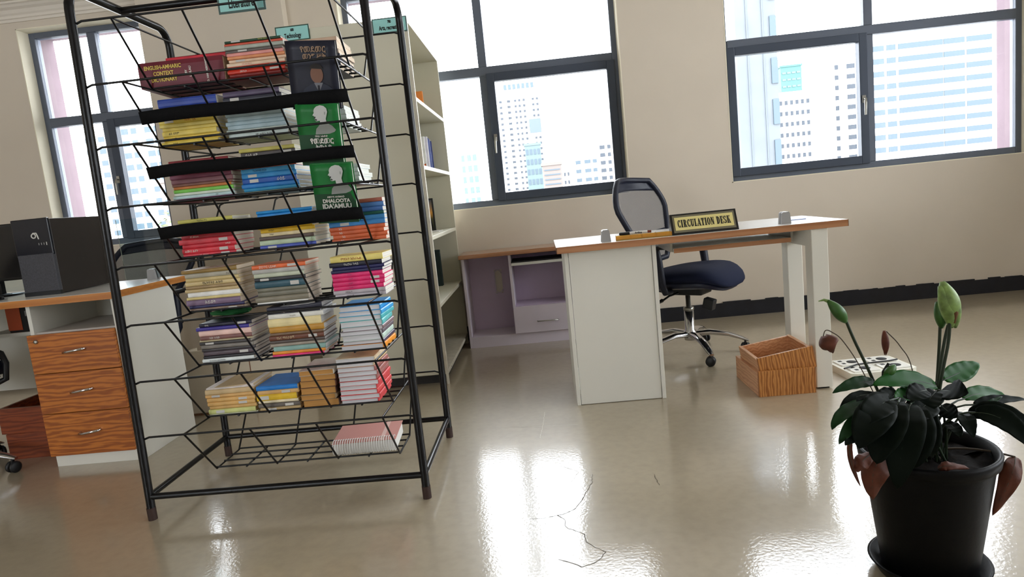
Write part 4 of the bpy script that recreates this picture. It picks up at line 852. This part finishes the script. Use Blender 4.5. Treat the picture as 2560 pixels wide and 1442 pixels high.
def office_chair(label, loc, rz, legrot=0.0, back_h=1.04, arms='t', with_back=True):
    c = thing('office_chair', label, 'chair', loc, rz, group='office chairs')
    # local: seat faces +x
    MB().lathe([(0.0, 0.085), (0.034, 0.085), (0.036, 0.10), (0.036, 0.135), (0.028, 0.145), (0.027, 0.27), (0.0, 0.27)], 20).build('column_sleeve', M_chrome, c, world=False)
    MB().lathe([(0.0, 0.26), (0.030, 0.26), (0.030, 0.275), (0.014, 0.28), (0.014, 0.37), (0.0, 0.37)], 16).build('gas_lift', M_steel, c, world=False)
    for k in range(5):
        a = legrot + 2 * PI * k / 5; d = Vector((math.cos(a), math.sin(a), 0))
        pts = [d * 0.02 + Vector((0, 0, 0.118)), d * 0.11 + Vector((0, 0, 0.125)), d * 0.21 + Vector((0, 0, 0.108)), d * 0.285 + Vector((0, 0, 0.080)), d * 0.318 + Vector((0, 0, 0.064))]
        leg = MB(); n_ = Vector((-d.y, d.x, 0)); secs = []
        for i, p in enumerate(pts):
            w = (0.026, 0.026, 0.024, 0.020, 0.014)[i]; h = (0.018, 0.017, 0.014, 0.011, 0.006)[i]
            secs.append([p + n_ * w * math.cos(t) + Vector((0, 0, 1)) * h * math.sin(t) for t in [2 * PI * j / 10 for j in range(10)]])
        vs = [q for s in secs for q in s]; fs = [(i * 10 + j, i * 10 + (j + 1) % 10, (i + 1) * 10 + (j + 1) % 10, (i + 1) * 10 + j) for i in range(4) for j in range(10)]
        leg.add(vs, fs, None, True); leg.add(secs[4], [tuple(range(10))])
        lo_ = leg.build('leg', M_chrome, c, world=False)
        p = d * 0.30
        MB().tube([(p.x, p.y, 0.045), (p.x, p.y, 0.072)], 0.006, 8).cbox((p.x, p.y, 0.046), (0.012, 0.012, 0.022)).build('caster_stem', M_blackpl, lo_, world=False)
        wheel_parts(lo_, (p.x, p.y, 0.0), a + 1.1)
    B(-0.10, 0.12, -0.07, 0.07, 0.355, 0.405).build('tilt_mechanism', M_blackpl, c, world=False, bevel=0.012)
    MB().box(0.05, 0.11, -0.10, -0.05, 0.315, 0.375, Ry(0.25)).build('tension_knob', M_blackpl, c, world=False, bevel=0.006)
    MB().tube([(-0.02, -0.06, 0.372), (-0.05, -0.13, 0.362), (-0.06, -0.20, 0.345)], [0.006, 0.006, 0.006], 8).tube([(-0.06, -0.195, 0.348), (-0.065, -0.25, 0.340)], [0.011, 0.008], 8).build('lever', M_blackpl, c, world=False)
    # seat: superellipse with waterfall front
    def seat_fn(zoff, zb, inset):
        def f(u, v):
            a = 2 * PI * u; ca, sa = math.cos(a), math.sin(a)
            ex = math.copysign(abs(ca) ** 0.62, ca); ey = math.copysign(abs(sa) ** 0.62, sa)
            ph = PI * v; r = math.sin(ph) ** 0.45
            x = 0.03 + (0.270 - inset) * ex * r; y = (0.245 - inset) * ey * r
            hz = -math.cos(ph)
            z = zoff + zb * hz
            z += 0.018 * math.sin((x + 0.1) * 7) * (1 if hz > 0 else 0.6) - (0.03 * max(0, (x - 0.16) / 0.1) ** 2)
            return (x, y, z)
        return f
    MB().grid(seat_fn(0.470, 0.042, 0.0), 36, 12).build('seat', M_seat, c, world=False)
    MB().grid(seat_fn(0.425, 0.034, 0.03), 36, 10).build('seat_shell', M_shell, c, world=False)
    # armrests
    for s in (-1, 1):
        if arms == 't':
            am = MB().tube([(0.0, s * 0.20, 0.40), (0.0, s * 0.265, 0.405), (-0.005, s * 0.285, 0.45), (-0.02, s * 0.285, 0.58), (-0.03, s * 0.283, 0.645)], [0.016, 0.018, 0.022, 0.024, 0.02], 10)
            ar = am.build('armrest', M_chairf, c, world=False)
            B(-0.14, 0.11, s * 0.283 - 0.035, s * 0.283 + 0.035, 0.645, 0.668).build('arm_pad', M_blackpl, ar, world=False, bevel=0.01)
        else:
            pts = [(0.14, s * 0.22, 0.40), (0.16, s * 0.27, 0.42), (0.17, s * 0.275, 0.49), (0.155, s * 0.275, 0.54), (0.11, s * 0.275, 0.57), (-0.12, s * 0.275, 0.57), (-0.16, s * 0.275, 0.54), (-0.18, s * 0.27, 0.50), (-0.17, s * 0.24, 0.42)]
            ar = MB().tube(pts, 0.013, 10).build('armrest', M_blackpl, c, world=False)
            B(-0.13, 0.13, s * 0.275 - 0.03, s * 0.275 + 0.03, 0.576, 0.604).build('arm_pad', mat('arm_leather', (20, 20, 24), 0.3), ar, world=False, bevel=0.012)
    # backrest: curved frame loop with mesh
    zb0, zb1 = 0.56, back_h
    def bpt(t, v):     # t in [-1,1] across, v in [0,1] up
        half = 0.115 + 0.165 * max(0, min(1, v * 1.5)) ** 0.8 - 0.095 * max(0, (v - 0.62) / 0.38) ** 2
        y = t * half; x = -0.205 - 0.155 * max(0, v) ** 1.15 + 0.06 * (t * t) * (0.5 + 0.5 * v); z = zb0 + (zb1 - zb0) * v
        return (x, y, z)
    MB().grid(lambda u, v: bpt(-0.97 + 1.94 * u, 0.02 + 0.95 * v), 16, 16).build('back_mesh', M_mesh, c, world=False)
    loop = [bpt(-1, v / 14) for v in range(15)] + [bpt(-1 + 2 * k / 8, 1.0 + 0.03 * math.sin(PI * k / 8)) for k in range(1, 8)] + [bpt(1, v / 14) for v in range(14, -1, -1)]
    MB().tube(loop + [bpt(0.33, -0.02), bpt(-0.33, -0.02), loop[0]], 0.017, 8).build('back_frame', M_chairf, c, world=False)
    MB().grid(lambda u, v: (lambda p: (p[0] - 0.002, p[1], p[2]))(bpt(-0.95 + 1.9 * u, 0.86 + 0.14 * v + 0.03 * math.sin(PI * u) * (1 - v))), 12, 4).build('back_top_band', M_chairf, c, world=False, solid=0.012)
    MB().tube([(-0.08, 0, 0.375), (-0.25, 0, 0.40), (-0.27, 0, 0.48), (-0.245, 0, 0.60), (-0.272, 0, 0.70)], [0.03, 0.032, 0.03, 0.028, 0.018], 10).build('back_support', M_chairf, c, world=False)
    MB().tube([bpt(-0.9, 0.34), (bpt(0, 0.3)[0] - 0.03, 0, bpt(0, 0.3)[2]), bpt(0.9, 0.34)], 0.012, 8).build('lumbar_bar', M_chairf, c, world=False)
    return c
office_chair('navy mesh back office chair behind the circulation desk', (0.800, 3.80, 0), math.radians(-38), legrot=math.radians(-83 + 38), back_h=1.02)
office_chair('mesh back office chair beyond the computer desk', (-2.44, 3.72, 0), math.radians(-95), legrot=0.3, back_h=0.945)
office_chair('black office chair with loop arms pushed under the computer desk', (-2.775, 2.70, 0), math.radians(84), legrot=math.radians(-72), arms='loop', back_h=0.98)

# ================================================================ COMPUTER DESK (left)
LZ = 0.775
cd = thing('computer_desk', 'computer desk with wood edged top and oak drawer pedestal', 'desk', (-2.5, 3.05, 0))
LX0, LX1, LY0, LY1 = -3.45, -1.868, 2.752, 3.372
B(LX0 + 0.002, LX1 - 0.002, LY0 + 0.002, LY1 - 0.002, LZ - 0.030, LZ).build('desktop', M_top, cd, bevel=0.001)
M_wood_edge2 = wood('oak_edge', (200, 132, 66), (182, 114, 54), 'X', rough=0.3, coat=0.3, bands=60, dist=3)
MB().box(LX0, LX1, LY0, LY0 + 0.002, LZ - 0.031, LZ - 0.001).box(LX1 - 0.002, LX1, LY0, LY1, LZ - 0.031, LZ - 0.001).box(LX0, LX1, LY1 - 0.002, LY1, LZ - 0.031, LZ - 0.001).build('edge_band', M_wood_edge2, cd)
B(-1.905, -1.886, 2.782, 3.24, 0, LZ - 0.03).build('side_panel', M_white, cd, bevel=0.001)
B(-2.300, -2.282, 2.790, 3.24, 0.055, LZ - 0.03).build('side_panel', M_white, cd, bevel=0.001)
B(-2.282, -1.905, 3.222, 3.24, 0.055, LZ - 0.03).build('back_panel', M_white, cd)
B(-2.282, -1.905, 2.80, 3.222, 0.602, 0.620).build('shelf', mat('greyish_laminate', (196, 188, 180), 0.5), cd)
B(-2.296, -1.905, 2.788, 2.806, 0.0, 0.054).build('plinth', M_white, cd, bevel=0.001)
for x, z in ((-2.24, 0.705), (-2.08, 0.715), (-2.02, 0.690)): MB().lathe([(0, 0), (0.006, 0), (0.006, 0.003), (0, 0.003)], 12, T(x, 3.2215, z) @ Rx(PI / 2)).build('screw_cap', mat('brown_cap', (96, 66, 50), 0.5), cd)
for i, (z0, z1) in enumerate(((0.439, 0.614), (0.254, 0.436), (0.056, 0.251))):
    d = B(-2.302, -1.906, 2.766, 2.786, z0, z1).build('drawer', M_wood_dr, cd, bevel=0.0015)
    cx, cz = -2.105 + 0.012, (z0 + z1) / 2 + 0.006
    MB().tube([(cx - 0.046, 2.767, cz - 0.003), (cx - 0.044, 2.750, cz - 0.004), (cx - 0.02, 2.742, cz - 0.001), (cx + 0.02, 2.742, cz + 0.004), (cx + 0.044, 2.750, cz + 0.006), (cx + 0.046, 2.767, cz + 0.006)], [0.006, 0.006, 0.0055, 0.0055, 0.006, 0.006], 10).build('handle', M_chrome, d, world=False)
    if i == 0: MB().lathe([(0, 0), (0.009, 0), (0.009, 0.006), (0.006, 0.009), (0, 0.009)], 16, T(-2.262, 2.766, 0.585) @ Rx(PI / 2)).build('lock', M_steel, d, world=False)
B(LX0 + 0.02, -2.300, 3.30, 3.318, 0.26, LZ - 0.03).build('modesty_panel', M_white, cd)
B(-2.72, -2.300, 3.00, 3.28, 0.585, 0.602).build('hanging_shelf', M_white, cd)
B(-3.43, -3.41, 2.79, 3.35, 0, LZ - 0.03).build('side_panel', M_white, cd)
# black device on the hanging shelf
dv = thing('network_box', 'black device with orange panel under the computer desk', 'device', (-2.46, 3.09, 0.602))
B(-0.13, 0.145, -0.07, 0.12, 0, 0.135).build('case', M_blackpl, dv, world=False, bevel=0.004)
B(-0.13, -0.06, -0.072, -0.069, 0.01, 0.125).build('orange_panel', mat('orange_plastic', (196, 84, 40), 0.4), dv, world=False)
B(-0.035, -0.005, -0.074, -0.069, 0.075, 0.10).build('socket', M_grey_clamp, dv, world=False)
# loose drawers stacked on the floor under the desk
for i in range(2):
    o = thing('loose_drawer', ('lower' if i == 0 else 'upper') + ' of two reddish loose drawers under the computer desk', 'drawer', (-2.475 - 0.02 * i, 3.06, 0.1255 * i), 0.03 - 0.05 * i)
    B(-0.17, 0.17, -0.12, -0.104, 0, 0.125).build('front', M_wood_red, o, world=False)
    B(-0.17, -0.155, -0.104, 0.20, 0, 0.125).build('side', M_wood_red, o, world=False); B(0.155, 0.17, -0.104, 0.20, 0, 0.125).build('side', M_wood_red, o, world=False)
    B(-0.155, 0.155, 0.185, 0.20, 0, 0.125).build('back', M_wood_red, o, world=False); B(-0.155, 0.155, -0.104, 0.185, 0, 0.008).build('bottom', M_wood_red, o, world=False)
# computer tower
pc = thing('computer_tower', 'black computer tower standing on the computer desk', 'computer', (-2.300, 3.12, LZ))
B(-0.084, 0.084, -0.196, 0.215, 0.004, 0.345).build('case', mat('black_case_metal', (50, 44, 40), 0.42, metal=0.3, spec=0.5), pc, world=False, bevel=0.003)
B(-0.086, 0.086, -0.214, -0.196, 0.180, 0.350).build('front_bezel', mat('gloss_navy_black', (16, 18, 28), 0.25), pc, world=False, bevel=0.004)
def speck():
    m = mat('mesh_grille', (66, 66, 72), 0.6, var=0.5, scale=420); return m
B(-0.080, 0.086, -0.218, -0.196, 0.018, 0.190).build('front_grille', speck(), pc, world=False, bevel=0.003)
B(-0.086, 0.086, -0.212, -0.196, 0.0, 0.018).build('foot_strip', M_blackpl, pc, world=False)
lg = MB().tube([(0.012 + 0.010 * math.cos(a), -0.2148, 0.272 + 0.010 * math.sin(a)) for a in [2 * PI * i / 12 for i in range(13)]], 0.0028, 6).tube([(0.010, -0.2148, 0.284), (0.026, -0.2148, 0.284), (0.030, -0.2148, 0.272), (0.033, -0.2148, 0.256)], 0.0028, 6)
lg.build('emblem', M_wtxt, pc, world=False)
for k in range(4): MB().cbox((0.030 + 0.012 * k, -0.2145, 0.234), (0.003, 0.001, 0.010 + (0.004 if k == 3 else 0))).build('indicator', M_wtxt if k == 3 else M_grey_clamp, pc, world=False)
# monitor
mo = thing('monitor', 'black monitor beside the computer tower', 'monitor', (-2.68, 3.08, LZ))
B(-0.26, 0.255, -0.02, 0.015, 0.075, 0.345).build('screen_housing', mat('monitor_black', (12, 12, 13), 0.35), mo, world=False, bevel=0.006)
B(-0.245, 0.24, -0.022, -0.0195, 0.09, 0.332).build('screen', mat('screen_glass', (6, 6, 8), 0.15), mo, world=False)
B(-0.03, 0.03, 0.015, 0.04, 0.01, 0.22).build('stand', M_blackpl, mo, world=False)
MB().lathe([(0, 0), (0.11, 0), (0.11, 0.006), (0.03, 0.012), (0, 0.012)], 28, T(0, 0.02, 0)).build('stand_base', M_blackpl, mo, world=False)
# acrylic dividers in clamps
for lab, x0, x1, yy in (('clear acrylic divider at the right end of the computer desk', -2.13, -1.905, 3.262), ('clear acrylic divider behind the monitor', -2.92, -2.40, 3.262)):
    o = thing('acrylic_divider', lab, 'divider', ((x0 + x1) / 2, yy, LZ))
    hw = (x1 - x0) / 2
    MB().prism([(-hw, 0.008), (hw, 0.008), (hw, 0.30), (hw - 0.02, 0.315), (-hw, 0.315)], -0.0025, 0.0025, Rx(PI / 2)).build('sheet', M_acrylic, o, world=False)
clamp('grey clamp holding the acrylic divider near the black rack', -1.985, 3.262, LZ, 1.0)
clamp('grey clamp holding the acrylic divider by the monitor', -2.62, 3.262, LZ, 1.0)
rc = random.Random(4)
for k, lab in enumerate(('black cable looping in front of the monitor', 'thin black cable lying beside the computer tower')):
    pts = [(-2.62 + 0.16 * math.cos(a) * (1 - 0.08 * k), 2.86 + 0.055 * math.sin(a) + 0.02 * k, LZ + 0.005 + (0.035 - 0.015 * k) * max(0, math.sin(a * 0.5)) ) for a in [0.2 + 5.6 * i / 26 for i in range(27)]]
    tag(MB().tube(pts, 0.0035, 6).build('cable', M_blackpl), lab, 'cable')
tag(MB().box(-0.10, 0.09, -0.05, 0.05, 0, 0.012, T(-2.56, 2.84, LZ) @ Rz(0.1)).build('keyboard', M_blackpl, bevel=0.004), 'black keyboard edge at the front of the computer desk', 'keyboard')

# low panel standing behind the rack and brown conduit
lp = thing('partition_panel', 'low beige panel on the floor behind the wire rack', 'panel', (-1.65, 3.45, 0))
B(-1.985, -1.305, 3.41, 3.428, 0.012, 0.355).build('board', mat('beige_board', (198, 186, 164), 0.6), lp)
B(-1.985, -1.305, 3.405, 3.433, 0.0, 0.012).build('base_strip', mat('brown_strip', (104, 74, 50), 0.6), lp)
B(-1.634, -1.630, 3.4085, 3.411, 0.012, 0.355).build('seam', mat('rust_seam', (120, 72, 46), 0.7), lp)
B(-1.985, -1.968, 3.428, 3.52, 0.0, 0.355).build('return_edge', mat('beige_board', (198, 186, 164), 0.6), lp)

# ================================================================ DRAWERS AND POWER STRIP ON THE FLOOR
def open_drawer(name, label, M, w, d, h, th=0.014):
    o = thing(name, label, 'drawer'); o.matrix_world = M
    B(0, w, 0, th, 0, h).build('front', M_wood_box, o, world=False, bevel=0.001)
    B(0, th, th, d, 0, h * 0.92).build('side', M_wood_side, o, world=False, bevel=0.001); B(w - th, w, th, d, 0, h * 0.92).build('side', M_wood_side, o, world=False, bevel=0.001)
    B(th, w - th, d - th, d, 0, h * 0.9).build('back', M_wood_side, o, world=False); B(th, w - th, th, d - th, 0.004, 0.010).build('bottom', M_wood_side, o, world=False)
    return o
open_drawer('loose_drawer', 'lower of two pine loose drawers beside the desk leg', T(0.905, 2.925, 0) @ Rz(0.0), 0.252, 0.345, 0.118)
open_drawer('loose_drawer', 'tilted upper pine drawer resting on another beside the desk leg', T(0.924, 2.944, 0.077) @ Ry(-0.15), 0.250, 0.285, 0.098)
ps = thing('power_strip', 'white four socket power block on the floor', 'power block', (1.515, 3.17, 0), 0.06)
MB().prism([(-0.155, -0.11), (-0.13, -0.125), (0.13, -0.125), (0.155, -0.11), (0.155, 0.11), (0.13, 0.125), (-0.13, 0.125), (-0.155, 0.11)], 0.0, 0.034).build('body', mat('white_plastic', (224, 222, 208), 0.35), ps, world=False, bevel=0.006)
for i in (-1, 1):
    for j in (-1, 1):
        s = B(i * 0.073 - 0.062, i * 0.073 + 0.062, j * 0.058 - 0.048, j * 0.058 + 0.048, 0.032, 0.040).build('socket', mat('white_plastic_gloss', (230, 229, 222), 0.25), ps, world=False, bevel=0.008)
        MB().lathe([(0, 0.0402), (0.024, 0.0402), (0.024, 0.0412), (0, 0.0412)], 20, T(i * 0.073 + 0.01, j * 0.058 - 0.004, 0)).box(i * 0.073 - 0.045, i * 0.073 - 0.028, j * 0.058 + 0.012, j * 0.058 + 0.03, 0.0402, 0.041).box(i * 0.073 - 0.045, i * 0.073 - 0.03, j * 0.058 - 0.03, j * 0.058 - 0.012, 0.0402, 0.041).build('socket_holes', M_ink, s, world=False)
tag(MB().tube([(1.36, 3.10, 0.046), (1.44, 3.15, 0.046), (1.53, 3.16, 0.046), (1.60, 3.165, 0.046), (1.645, 3.18, 0.046)], 0.004, 8).build('cable', M_blackpl), 'black cable crossing the white power block', 'cable')

# ================================================================ POTTED PLANT
PCX, PCY = 0.860, 1.540
pl = thing('potted_plant', 'peace lily with drooping leaves in a black pot', 'plant', (PCX, PCY, 0.012))
M_pot = mat('black_pot_plastic', (5, 5, 6), 0.5, spec=0.16, bump=0.1)
tag(MB().lathe([(0, 0.0), (0.098, 0.0), (0.112, 0.005), (0.126, 0.030), (0.131, 0.035), (0.124, 0.037), (0.110, 0.012), (0, 0.010)], 48, T(PCX, PCY, 0)).build('plant_saucer', M_pot), 'black saucer under the potted plant', 'saucer')
MB().lathe([(0, 0), (0.098, 0), (0.101, 0.004), (0.136, 0.270), (0.137, 0.278), (0.146, 0.282), (0.149, 0.302), (0.145, 0.309), (0.138, 0.305), (0.133, 0.28), (0.097, 0.01), (0, 0.01)], 56, T(PCX, PCY, 0.012)).build('pot', M_pot, pl)
SZ = 0.292
MB().grid(lambda u, v: (PCX + 0.133 * v * math.cos(2 * PI * u), PCY + 0.133 * v * math.sin(2 * PI * u), SZ + 0.005 * math.sin(17 * u + 9 * v) + 0.003 * math.sin(31 * u * v * 6)), 36, 8).build('soil', mat('dark_soil', (20, 16, 13), 0.9, spec=0.1, var=0.5, scale=60, bump=0.8, bscale=80), pl)
M_leaf = mat('lily_leaf', (26, 84, 24), 0.5, spec=0.2, var=0.2, scale=14); M_leafm = mat('lily_leaf_half_shaded', (16, 48, 18), 0.5, spec=0.2, var=0.25, scale=14); M_leafd = mat('lily_leaf_shaded', (7, 16, 9), 0.6, spec=0.1, var=0.25, scale=14)  # three tones of one leaf green, shade on the plant put into the colour
for m_, tr_ in ((M_leaf, 0.22), (M_leafm, 0.08)):
    # light shining through the thin blade
    nt = m_.node_tree; b_ = nt.nodes['Principled BSDF']; o_ = nt.nodes['Material Output']; tl_ = nt.nodes.new('ShaderNodeBsdfTranslucent'); mx_ = nt.nodes.new('ShaderNodeMixShader')
    tl_.inputs[0].default_value = (*lin((60, 130, 36)), 1); mx_.inputs[0].default_value = tr_
    nt.links.new(b_.outputs[0], mx_.inputs[1]); nt.links.new(tl_.outputs[0], mx_.inputs[2]); nt.links.new(mx_.outputs[0], o_.inputs[0])
M_brown = mat('dead_leaf', (88, 42, 22), 0.7, var=0.4, scale=30, bump=0.6, bscale=60); M_stem = mat('lily_stem', (30, 44, 24), 0.5); M_drystem = mat('dry_stem', (66, 54, 40), 0.7)
def bez(a, b, c, t): return a * (1 - t) ** 2 + b * 2 * t * (1 - t) + c * t * t
def leaf(base, mid, tip, w, m, name='leaf', fold=0.18, wav=0.0, seed=0, pet=True):
    a, t_ = Vector(base), Vector(tip); q = Vector(mid); b = q * 2 - (a + t_) * 0.5      # the blade's midrib passes through mid
    r = random.Random(seed); ph = r.uniform(0, 6); N = Vector((-0.3 + r.uniform(-.15, .15), -0.65, 0.62 + r.uniform(-.15, .15))).normalized()
    def f(u, v):
        p = bez(a, b, t_, u); d = (bez(a, b, t_, min(1, u + 0.02)) - bez(a, b, t_, max(0, u - 0.02))).normalized()
        sd = d.cross(N)
        if sd.length < 0.2: sd = d.cross(Vector((0, 0, 1)))
        sd.normalize(); nn = sd.cross(d).normalized()
        s = (v - 0.5) * 2; hw = w * 0.52 * (math.sin(PI * min(1, (0.03 + 0.97 * u) ** 0.78)) ** 0.72) + 0.0006
        return tuple(p + sd * s * hw + nn * (abs(s) ** 1.4 * fold * hw + wav * math.sin(11 * u + ph + 2 * s) * abs(s) * hw + 0.0012 * math.sin(30 * u) * abs(s)))
    o = MB().grid(f, 18, 8).build(name, m, pl, solid=0.0009)
    dk = M_drystem if m is M_brown else M_stem
    MB().tube([tuple(bez(a, b, t_, i / 10) + Vector((0, 0, -0.0006))) for i in range(11)], [0.0018 * (1 - 0.85 * i / 10) for i in range(11)], 5).build('midrib', dk, o, world=False)
    if pet:
        c = Vector((PCX + r.uniform(-.035, .035), PCY + r.uniform(-.03, .03), SZ)); k = Vector((c.x * .6 + a.x * .4, c.y * .6 + a.y * .4, max(a.z, SZ + 0.02) + 0.01))
        MB().tube([tuple(bez(c, k, a, i / 8)) for i in range(9)], [0.0034 - 0.0012 * i / 8 for i in range(9)], 6).build('petiole', dk, o, world=False)
    return o
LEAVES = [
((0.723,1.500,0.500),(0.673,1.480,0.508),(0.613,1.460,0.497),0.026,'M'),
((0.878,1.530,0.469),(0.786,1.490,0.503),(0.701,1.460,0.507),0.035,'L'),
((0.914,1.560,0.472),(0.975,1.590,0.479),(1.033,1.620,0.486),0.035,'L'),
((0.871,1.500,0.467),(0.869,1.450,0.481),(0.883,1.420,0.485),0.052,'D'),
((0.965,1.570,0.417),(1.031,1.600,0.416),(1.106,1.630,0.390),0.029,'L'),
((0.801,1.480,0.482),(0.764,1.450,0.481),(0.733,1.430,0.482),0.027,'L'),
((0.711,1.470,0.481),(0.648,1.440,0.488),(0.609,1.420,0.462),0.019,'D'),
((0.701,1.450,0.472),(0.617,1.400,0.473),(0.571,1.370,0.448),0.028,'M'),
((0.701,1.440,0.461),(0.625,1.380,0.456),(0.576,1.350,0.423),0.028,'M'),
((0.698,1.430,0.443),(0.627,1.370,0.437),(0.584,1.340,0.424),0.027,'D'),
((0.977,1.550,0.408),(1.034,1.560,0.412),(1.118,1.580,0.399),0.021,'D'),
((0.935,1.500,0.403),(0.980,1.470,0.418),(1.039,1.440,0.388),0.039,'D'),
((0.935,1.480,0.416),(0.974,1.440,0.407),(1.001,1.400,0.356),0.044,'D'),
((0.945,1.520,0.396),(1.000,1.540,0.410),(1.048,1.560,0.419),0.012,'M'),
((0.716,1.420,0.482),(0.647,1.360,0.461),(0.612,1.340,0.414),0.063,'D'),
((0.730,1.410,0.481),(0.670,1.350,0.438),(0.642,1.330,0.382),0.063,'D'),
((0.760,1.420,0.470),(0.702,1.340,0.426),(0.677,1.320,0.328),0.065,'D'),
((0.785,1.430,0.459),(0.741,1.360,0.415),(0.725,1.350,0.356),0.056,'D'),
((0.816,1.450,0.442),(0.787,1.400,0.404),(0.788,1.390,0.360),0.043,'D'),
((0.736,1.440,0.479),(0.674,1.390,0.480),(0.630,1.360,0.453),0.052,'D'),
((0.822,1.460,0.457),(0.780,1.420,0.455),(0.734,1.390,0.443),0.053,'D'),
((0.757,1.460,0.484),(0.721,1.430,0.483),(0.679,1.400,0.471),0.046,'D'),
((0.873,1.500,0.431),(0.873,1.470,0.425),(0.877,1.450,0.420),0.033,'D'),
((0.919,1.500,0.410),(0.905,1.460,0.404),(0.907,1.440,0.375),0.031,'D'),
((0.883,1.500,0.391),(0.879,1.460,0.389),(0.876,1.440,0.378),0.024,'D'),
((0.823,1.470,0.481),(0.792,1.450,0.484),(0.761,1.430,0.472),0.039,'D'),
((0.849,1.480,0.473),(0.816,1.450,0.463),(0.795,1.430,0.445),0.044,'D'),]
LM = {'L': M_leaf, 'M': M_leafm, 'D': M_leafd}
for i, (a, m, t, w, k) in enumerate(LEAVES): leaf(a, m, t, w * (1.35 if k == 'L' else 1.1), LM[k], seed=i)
for i, (a, m, t, w) in enumerate([
((0.698,1.400,0.377),(0.656,1.370,0.351),(0.652,1.370,0.283),0.056),
((0.664,1.390,0.379),(0.630,1.370,0.371),(0.617,1.360,0.353),0.029),
((0.609,1.370,0.425),(0.608,1.370,0.378),(0.626,1.370,0.317),0.010),
((1.036,1.500,0.294),(0.998,1.460,0.264),(0.959,1.460,0.177),0.038),
((0.823,1.430,0.312),(0.842,1.420,0.324),(0.890,1.430,0.308),0.018),]):
    leaf(a, m, t, w, M_brown, 'dead_leaf', fold=-0.4, wav=0.3, seed=50 + i, pet=i not in (4,))
STEMS = [
[(0.873,1.540,0.323),(0.889,1.540,0.469),(0.905,1.540,0.573),(0.920,1.540,0.629)],
[(0.873,1.540,0.323),(0.897,1.560,0.453),(0.904,1.560,0.550),(0.907,1.560,0.607)],
[(0.873,1.540,0.323),(0.881,1.520,0.466),(0.902,1.520,0.578),(0.905,1.520,0.643)],
[(0.807,1.520,0.337),(0.729,1.520,0.504),(0.691,1.520,0.598),(0.672,1.520,0.651)],]
DRY = [
[(0.796,1.500,0.345),(0.706,1.500,0.512),(0.659,1.500,0.600),(0.633,1.500,0.626),(0.619,1.500,0.631),(0.613,1.500,0.617)],
[(0.865,1.560,0.316),(0.853,1.580,0.492),(0.825,1.580,0.557),(0.794,1.580,0.596)],]
def smooth_path(p, n=6):
    P = [Vector(q) for q in p]; P = [P[0] * 2 - P[1]] + P + [P[-1] * 2 - P[-2]]; out = []
    for i in range(1, len(P) - 2):
        for k in range(n):
            t = k / n; a, b, c, d = P[i - 1:i + 3]
            out.append(0.5 * ((2 * b) + (c - a) * t + (2 * a - 5 * b + 4 * c - d) * t * t + (3 * b - a - 3 * c + d) * t ** 3))
    return [tuple(q) for q in out + [P[-2]]]
for st in STEMS: MB().tube(smooth_path([(st[0][0], st[0][1], SZ)] + st[1:]), 0.0036, 8).build('flower_stem', M_stem, pl)
for st in DRY: MB().tube(smooth_path([(st[0][0], st[0][1], SZ)] + st[1:]), 0.0012, 6).build('dry_stem', M_drystem, pl)
M_sp = mat('green_spathe', (118, 144, 78), 0.55, var=0.45, scale=55); M_sp2 = mat('green_spathe_dark', (52, 92, 34), 0.5, var=0.3, scale=40)
def spathe(base, tip, w, m, name='spathe', cup=1.0, ang=0.0, rag=0.0, seed=0):
    a, t_ = Vector(base), Vector(tip); d = (t_ - a); L = d.length; d.normalize()
    s0 = d.cross(Vector((0, 1, 0))); s0 = s0.normalized() if s0.length > 0.1 else Vector((1, 0, 0)); n0 = s0.cross(d).normalized()
    r = random.Random(seed); jag = [r.uniform(-1, 1) for _ in range(40)]
    def f(u, v):
        th = ang + (v - 0.5) * PI * 1.25 * cup; hw = w * (math.sin(PI * (0.06 + 0.9 * u)) ** 0.8)
        j = 1 + rag * jag[int(v * 12) % 40] * u
        return tuple(a + d * (L * u * j) + s0 * hw * math.sin(th) + n0 * hw * (math.cos(th) - 0.6))
    return MB().grid(f, 12, 12).build(name, m, pl, solid=0.001)
# drooping folded flower at the top: three overlapping sheaths
spathe((0.917,1.540,0.612), (0.898,1.538,0.713), 0.022, M_sp, ang=PI, cup=0.9, seed=1)
spathe((0.914,1.530,0.605), (0.888,1.530,0.704), 0.015, M_sp, ang=PI - 0.7, cup=0.8, seed=6)
spathe((0.921,1.530,0.604), (0.909,1.530,0.700), 0.014, M_sp, ang=PI + 0.7, cup=0.8, seed=8)
MB().tube([(0.913,1.517,0.618),(0.912,1.512,0.642),(0.908,1.514,0.668)], [0.003,0.007,0.004], 8).build('spadix', mat('brown_spadix', (92, 60, 30), 0.8), pl)
spathe((0.909,1.560,0.598), (0.899,1.560,0.662), 0.013, M_sp2, ang=PI, seed=2)
spathe((0.673,1.520,0.642), (0.634,1.520,0.696), 0.014, M_sp2, ang=PI + 0.6, seed=3)
MB().tube([(0.640,1.52,0.692),(0.626,1.52,0.698),(0.614,1.52,0.696)], [0.005,0.003,0.001], 6).build('spathe_tip', M_sp, pl)
spathe((0.614,1.50,0.621), (0.627,1.50,0.588), 0.021, M_brown, 'dead_spathe', ang=PI, cup=1.1, rag=0.35, seed=4)
spathe((0.788,1.58,0.599), (0.789,1.58,0.543), 0.008, M_brown, 'dead_spathe', ang=PI, rag=0.1, seed=5)
spathe((0.744,1.50,0.515), (0.771,1.50,0.537), 0.010, M_sp2, 'bud', ang=PI, seed=7)
MB().tube([(0.743,1.50,0.505),(0.746,1.50,0.522),(0.757,1.50,0.542)], [0.003,0.005,0.003], 8).build('spadix', mat('dark_spadix', (20, 28, 18), 0.8, bump=1.0, bscale=300), pl)
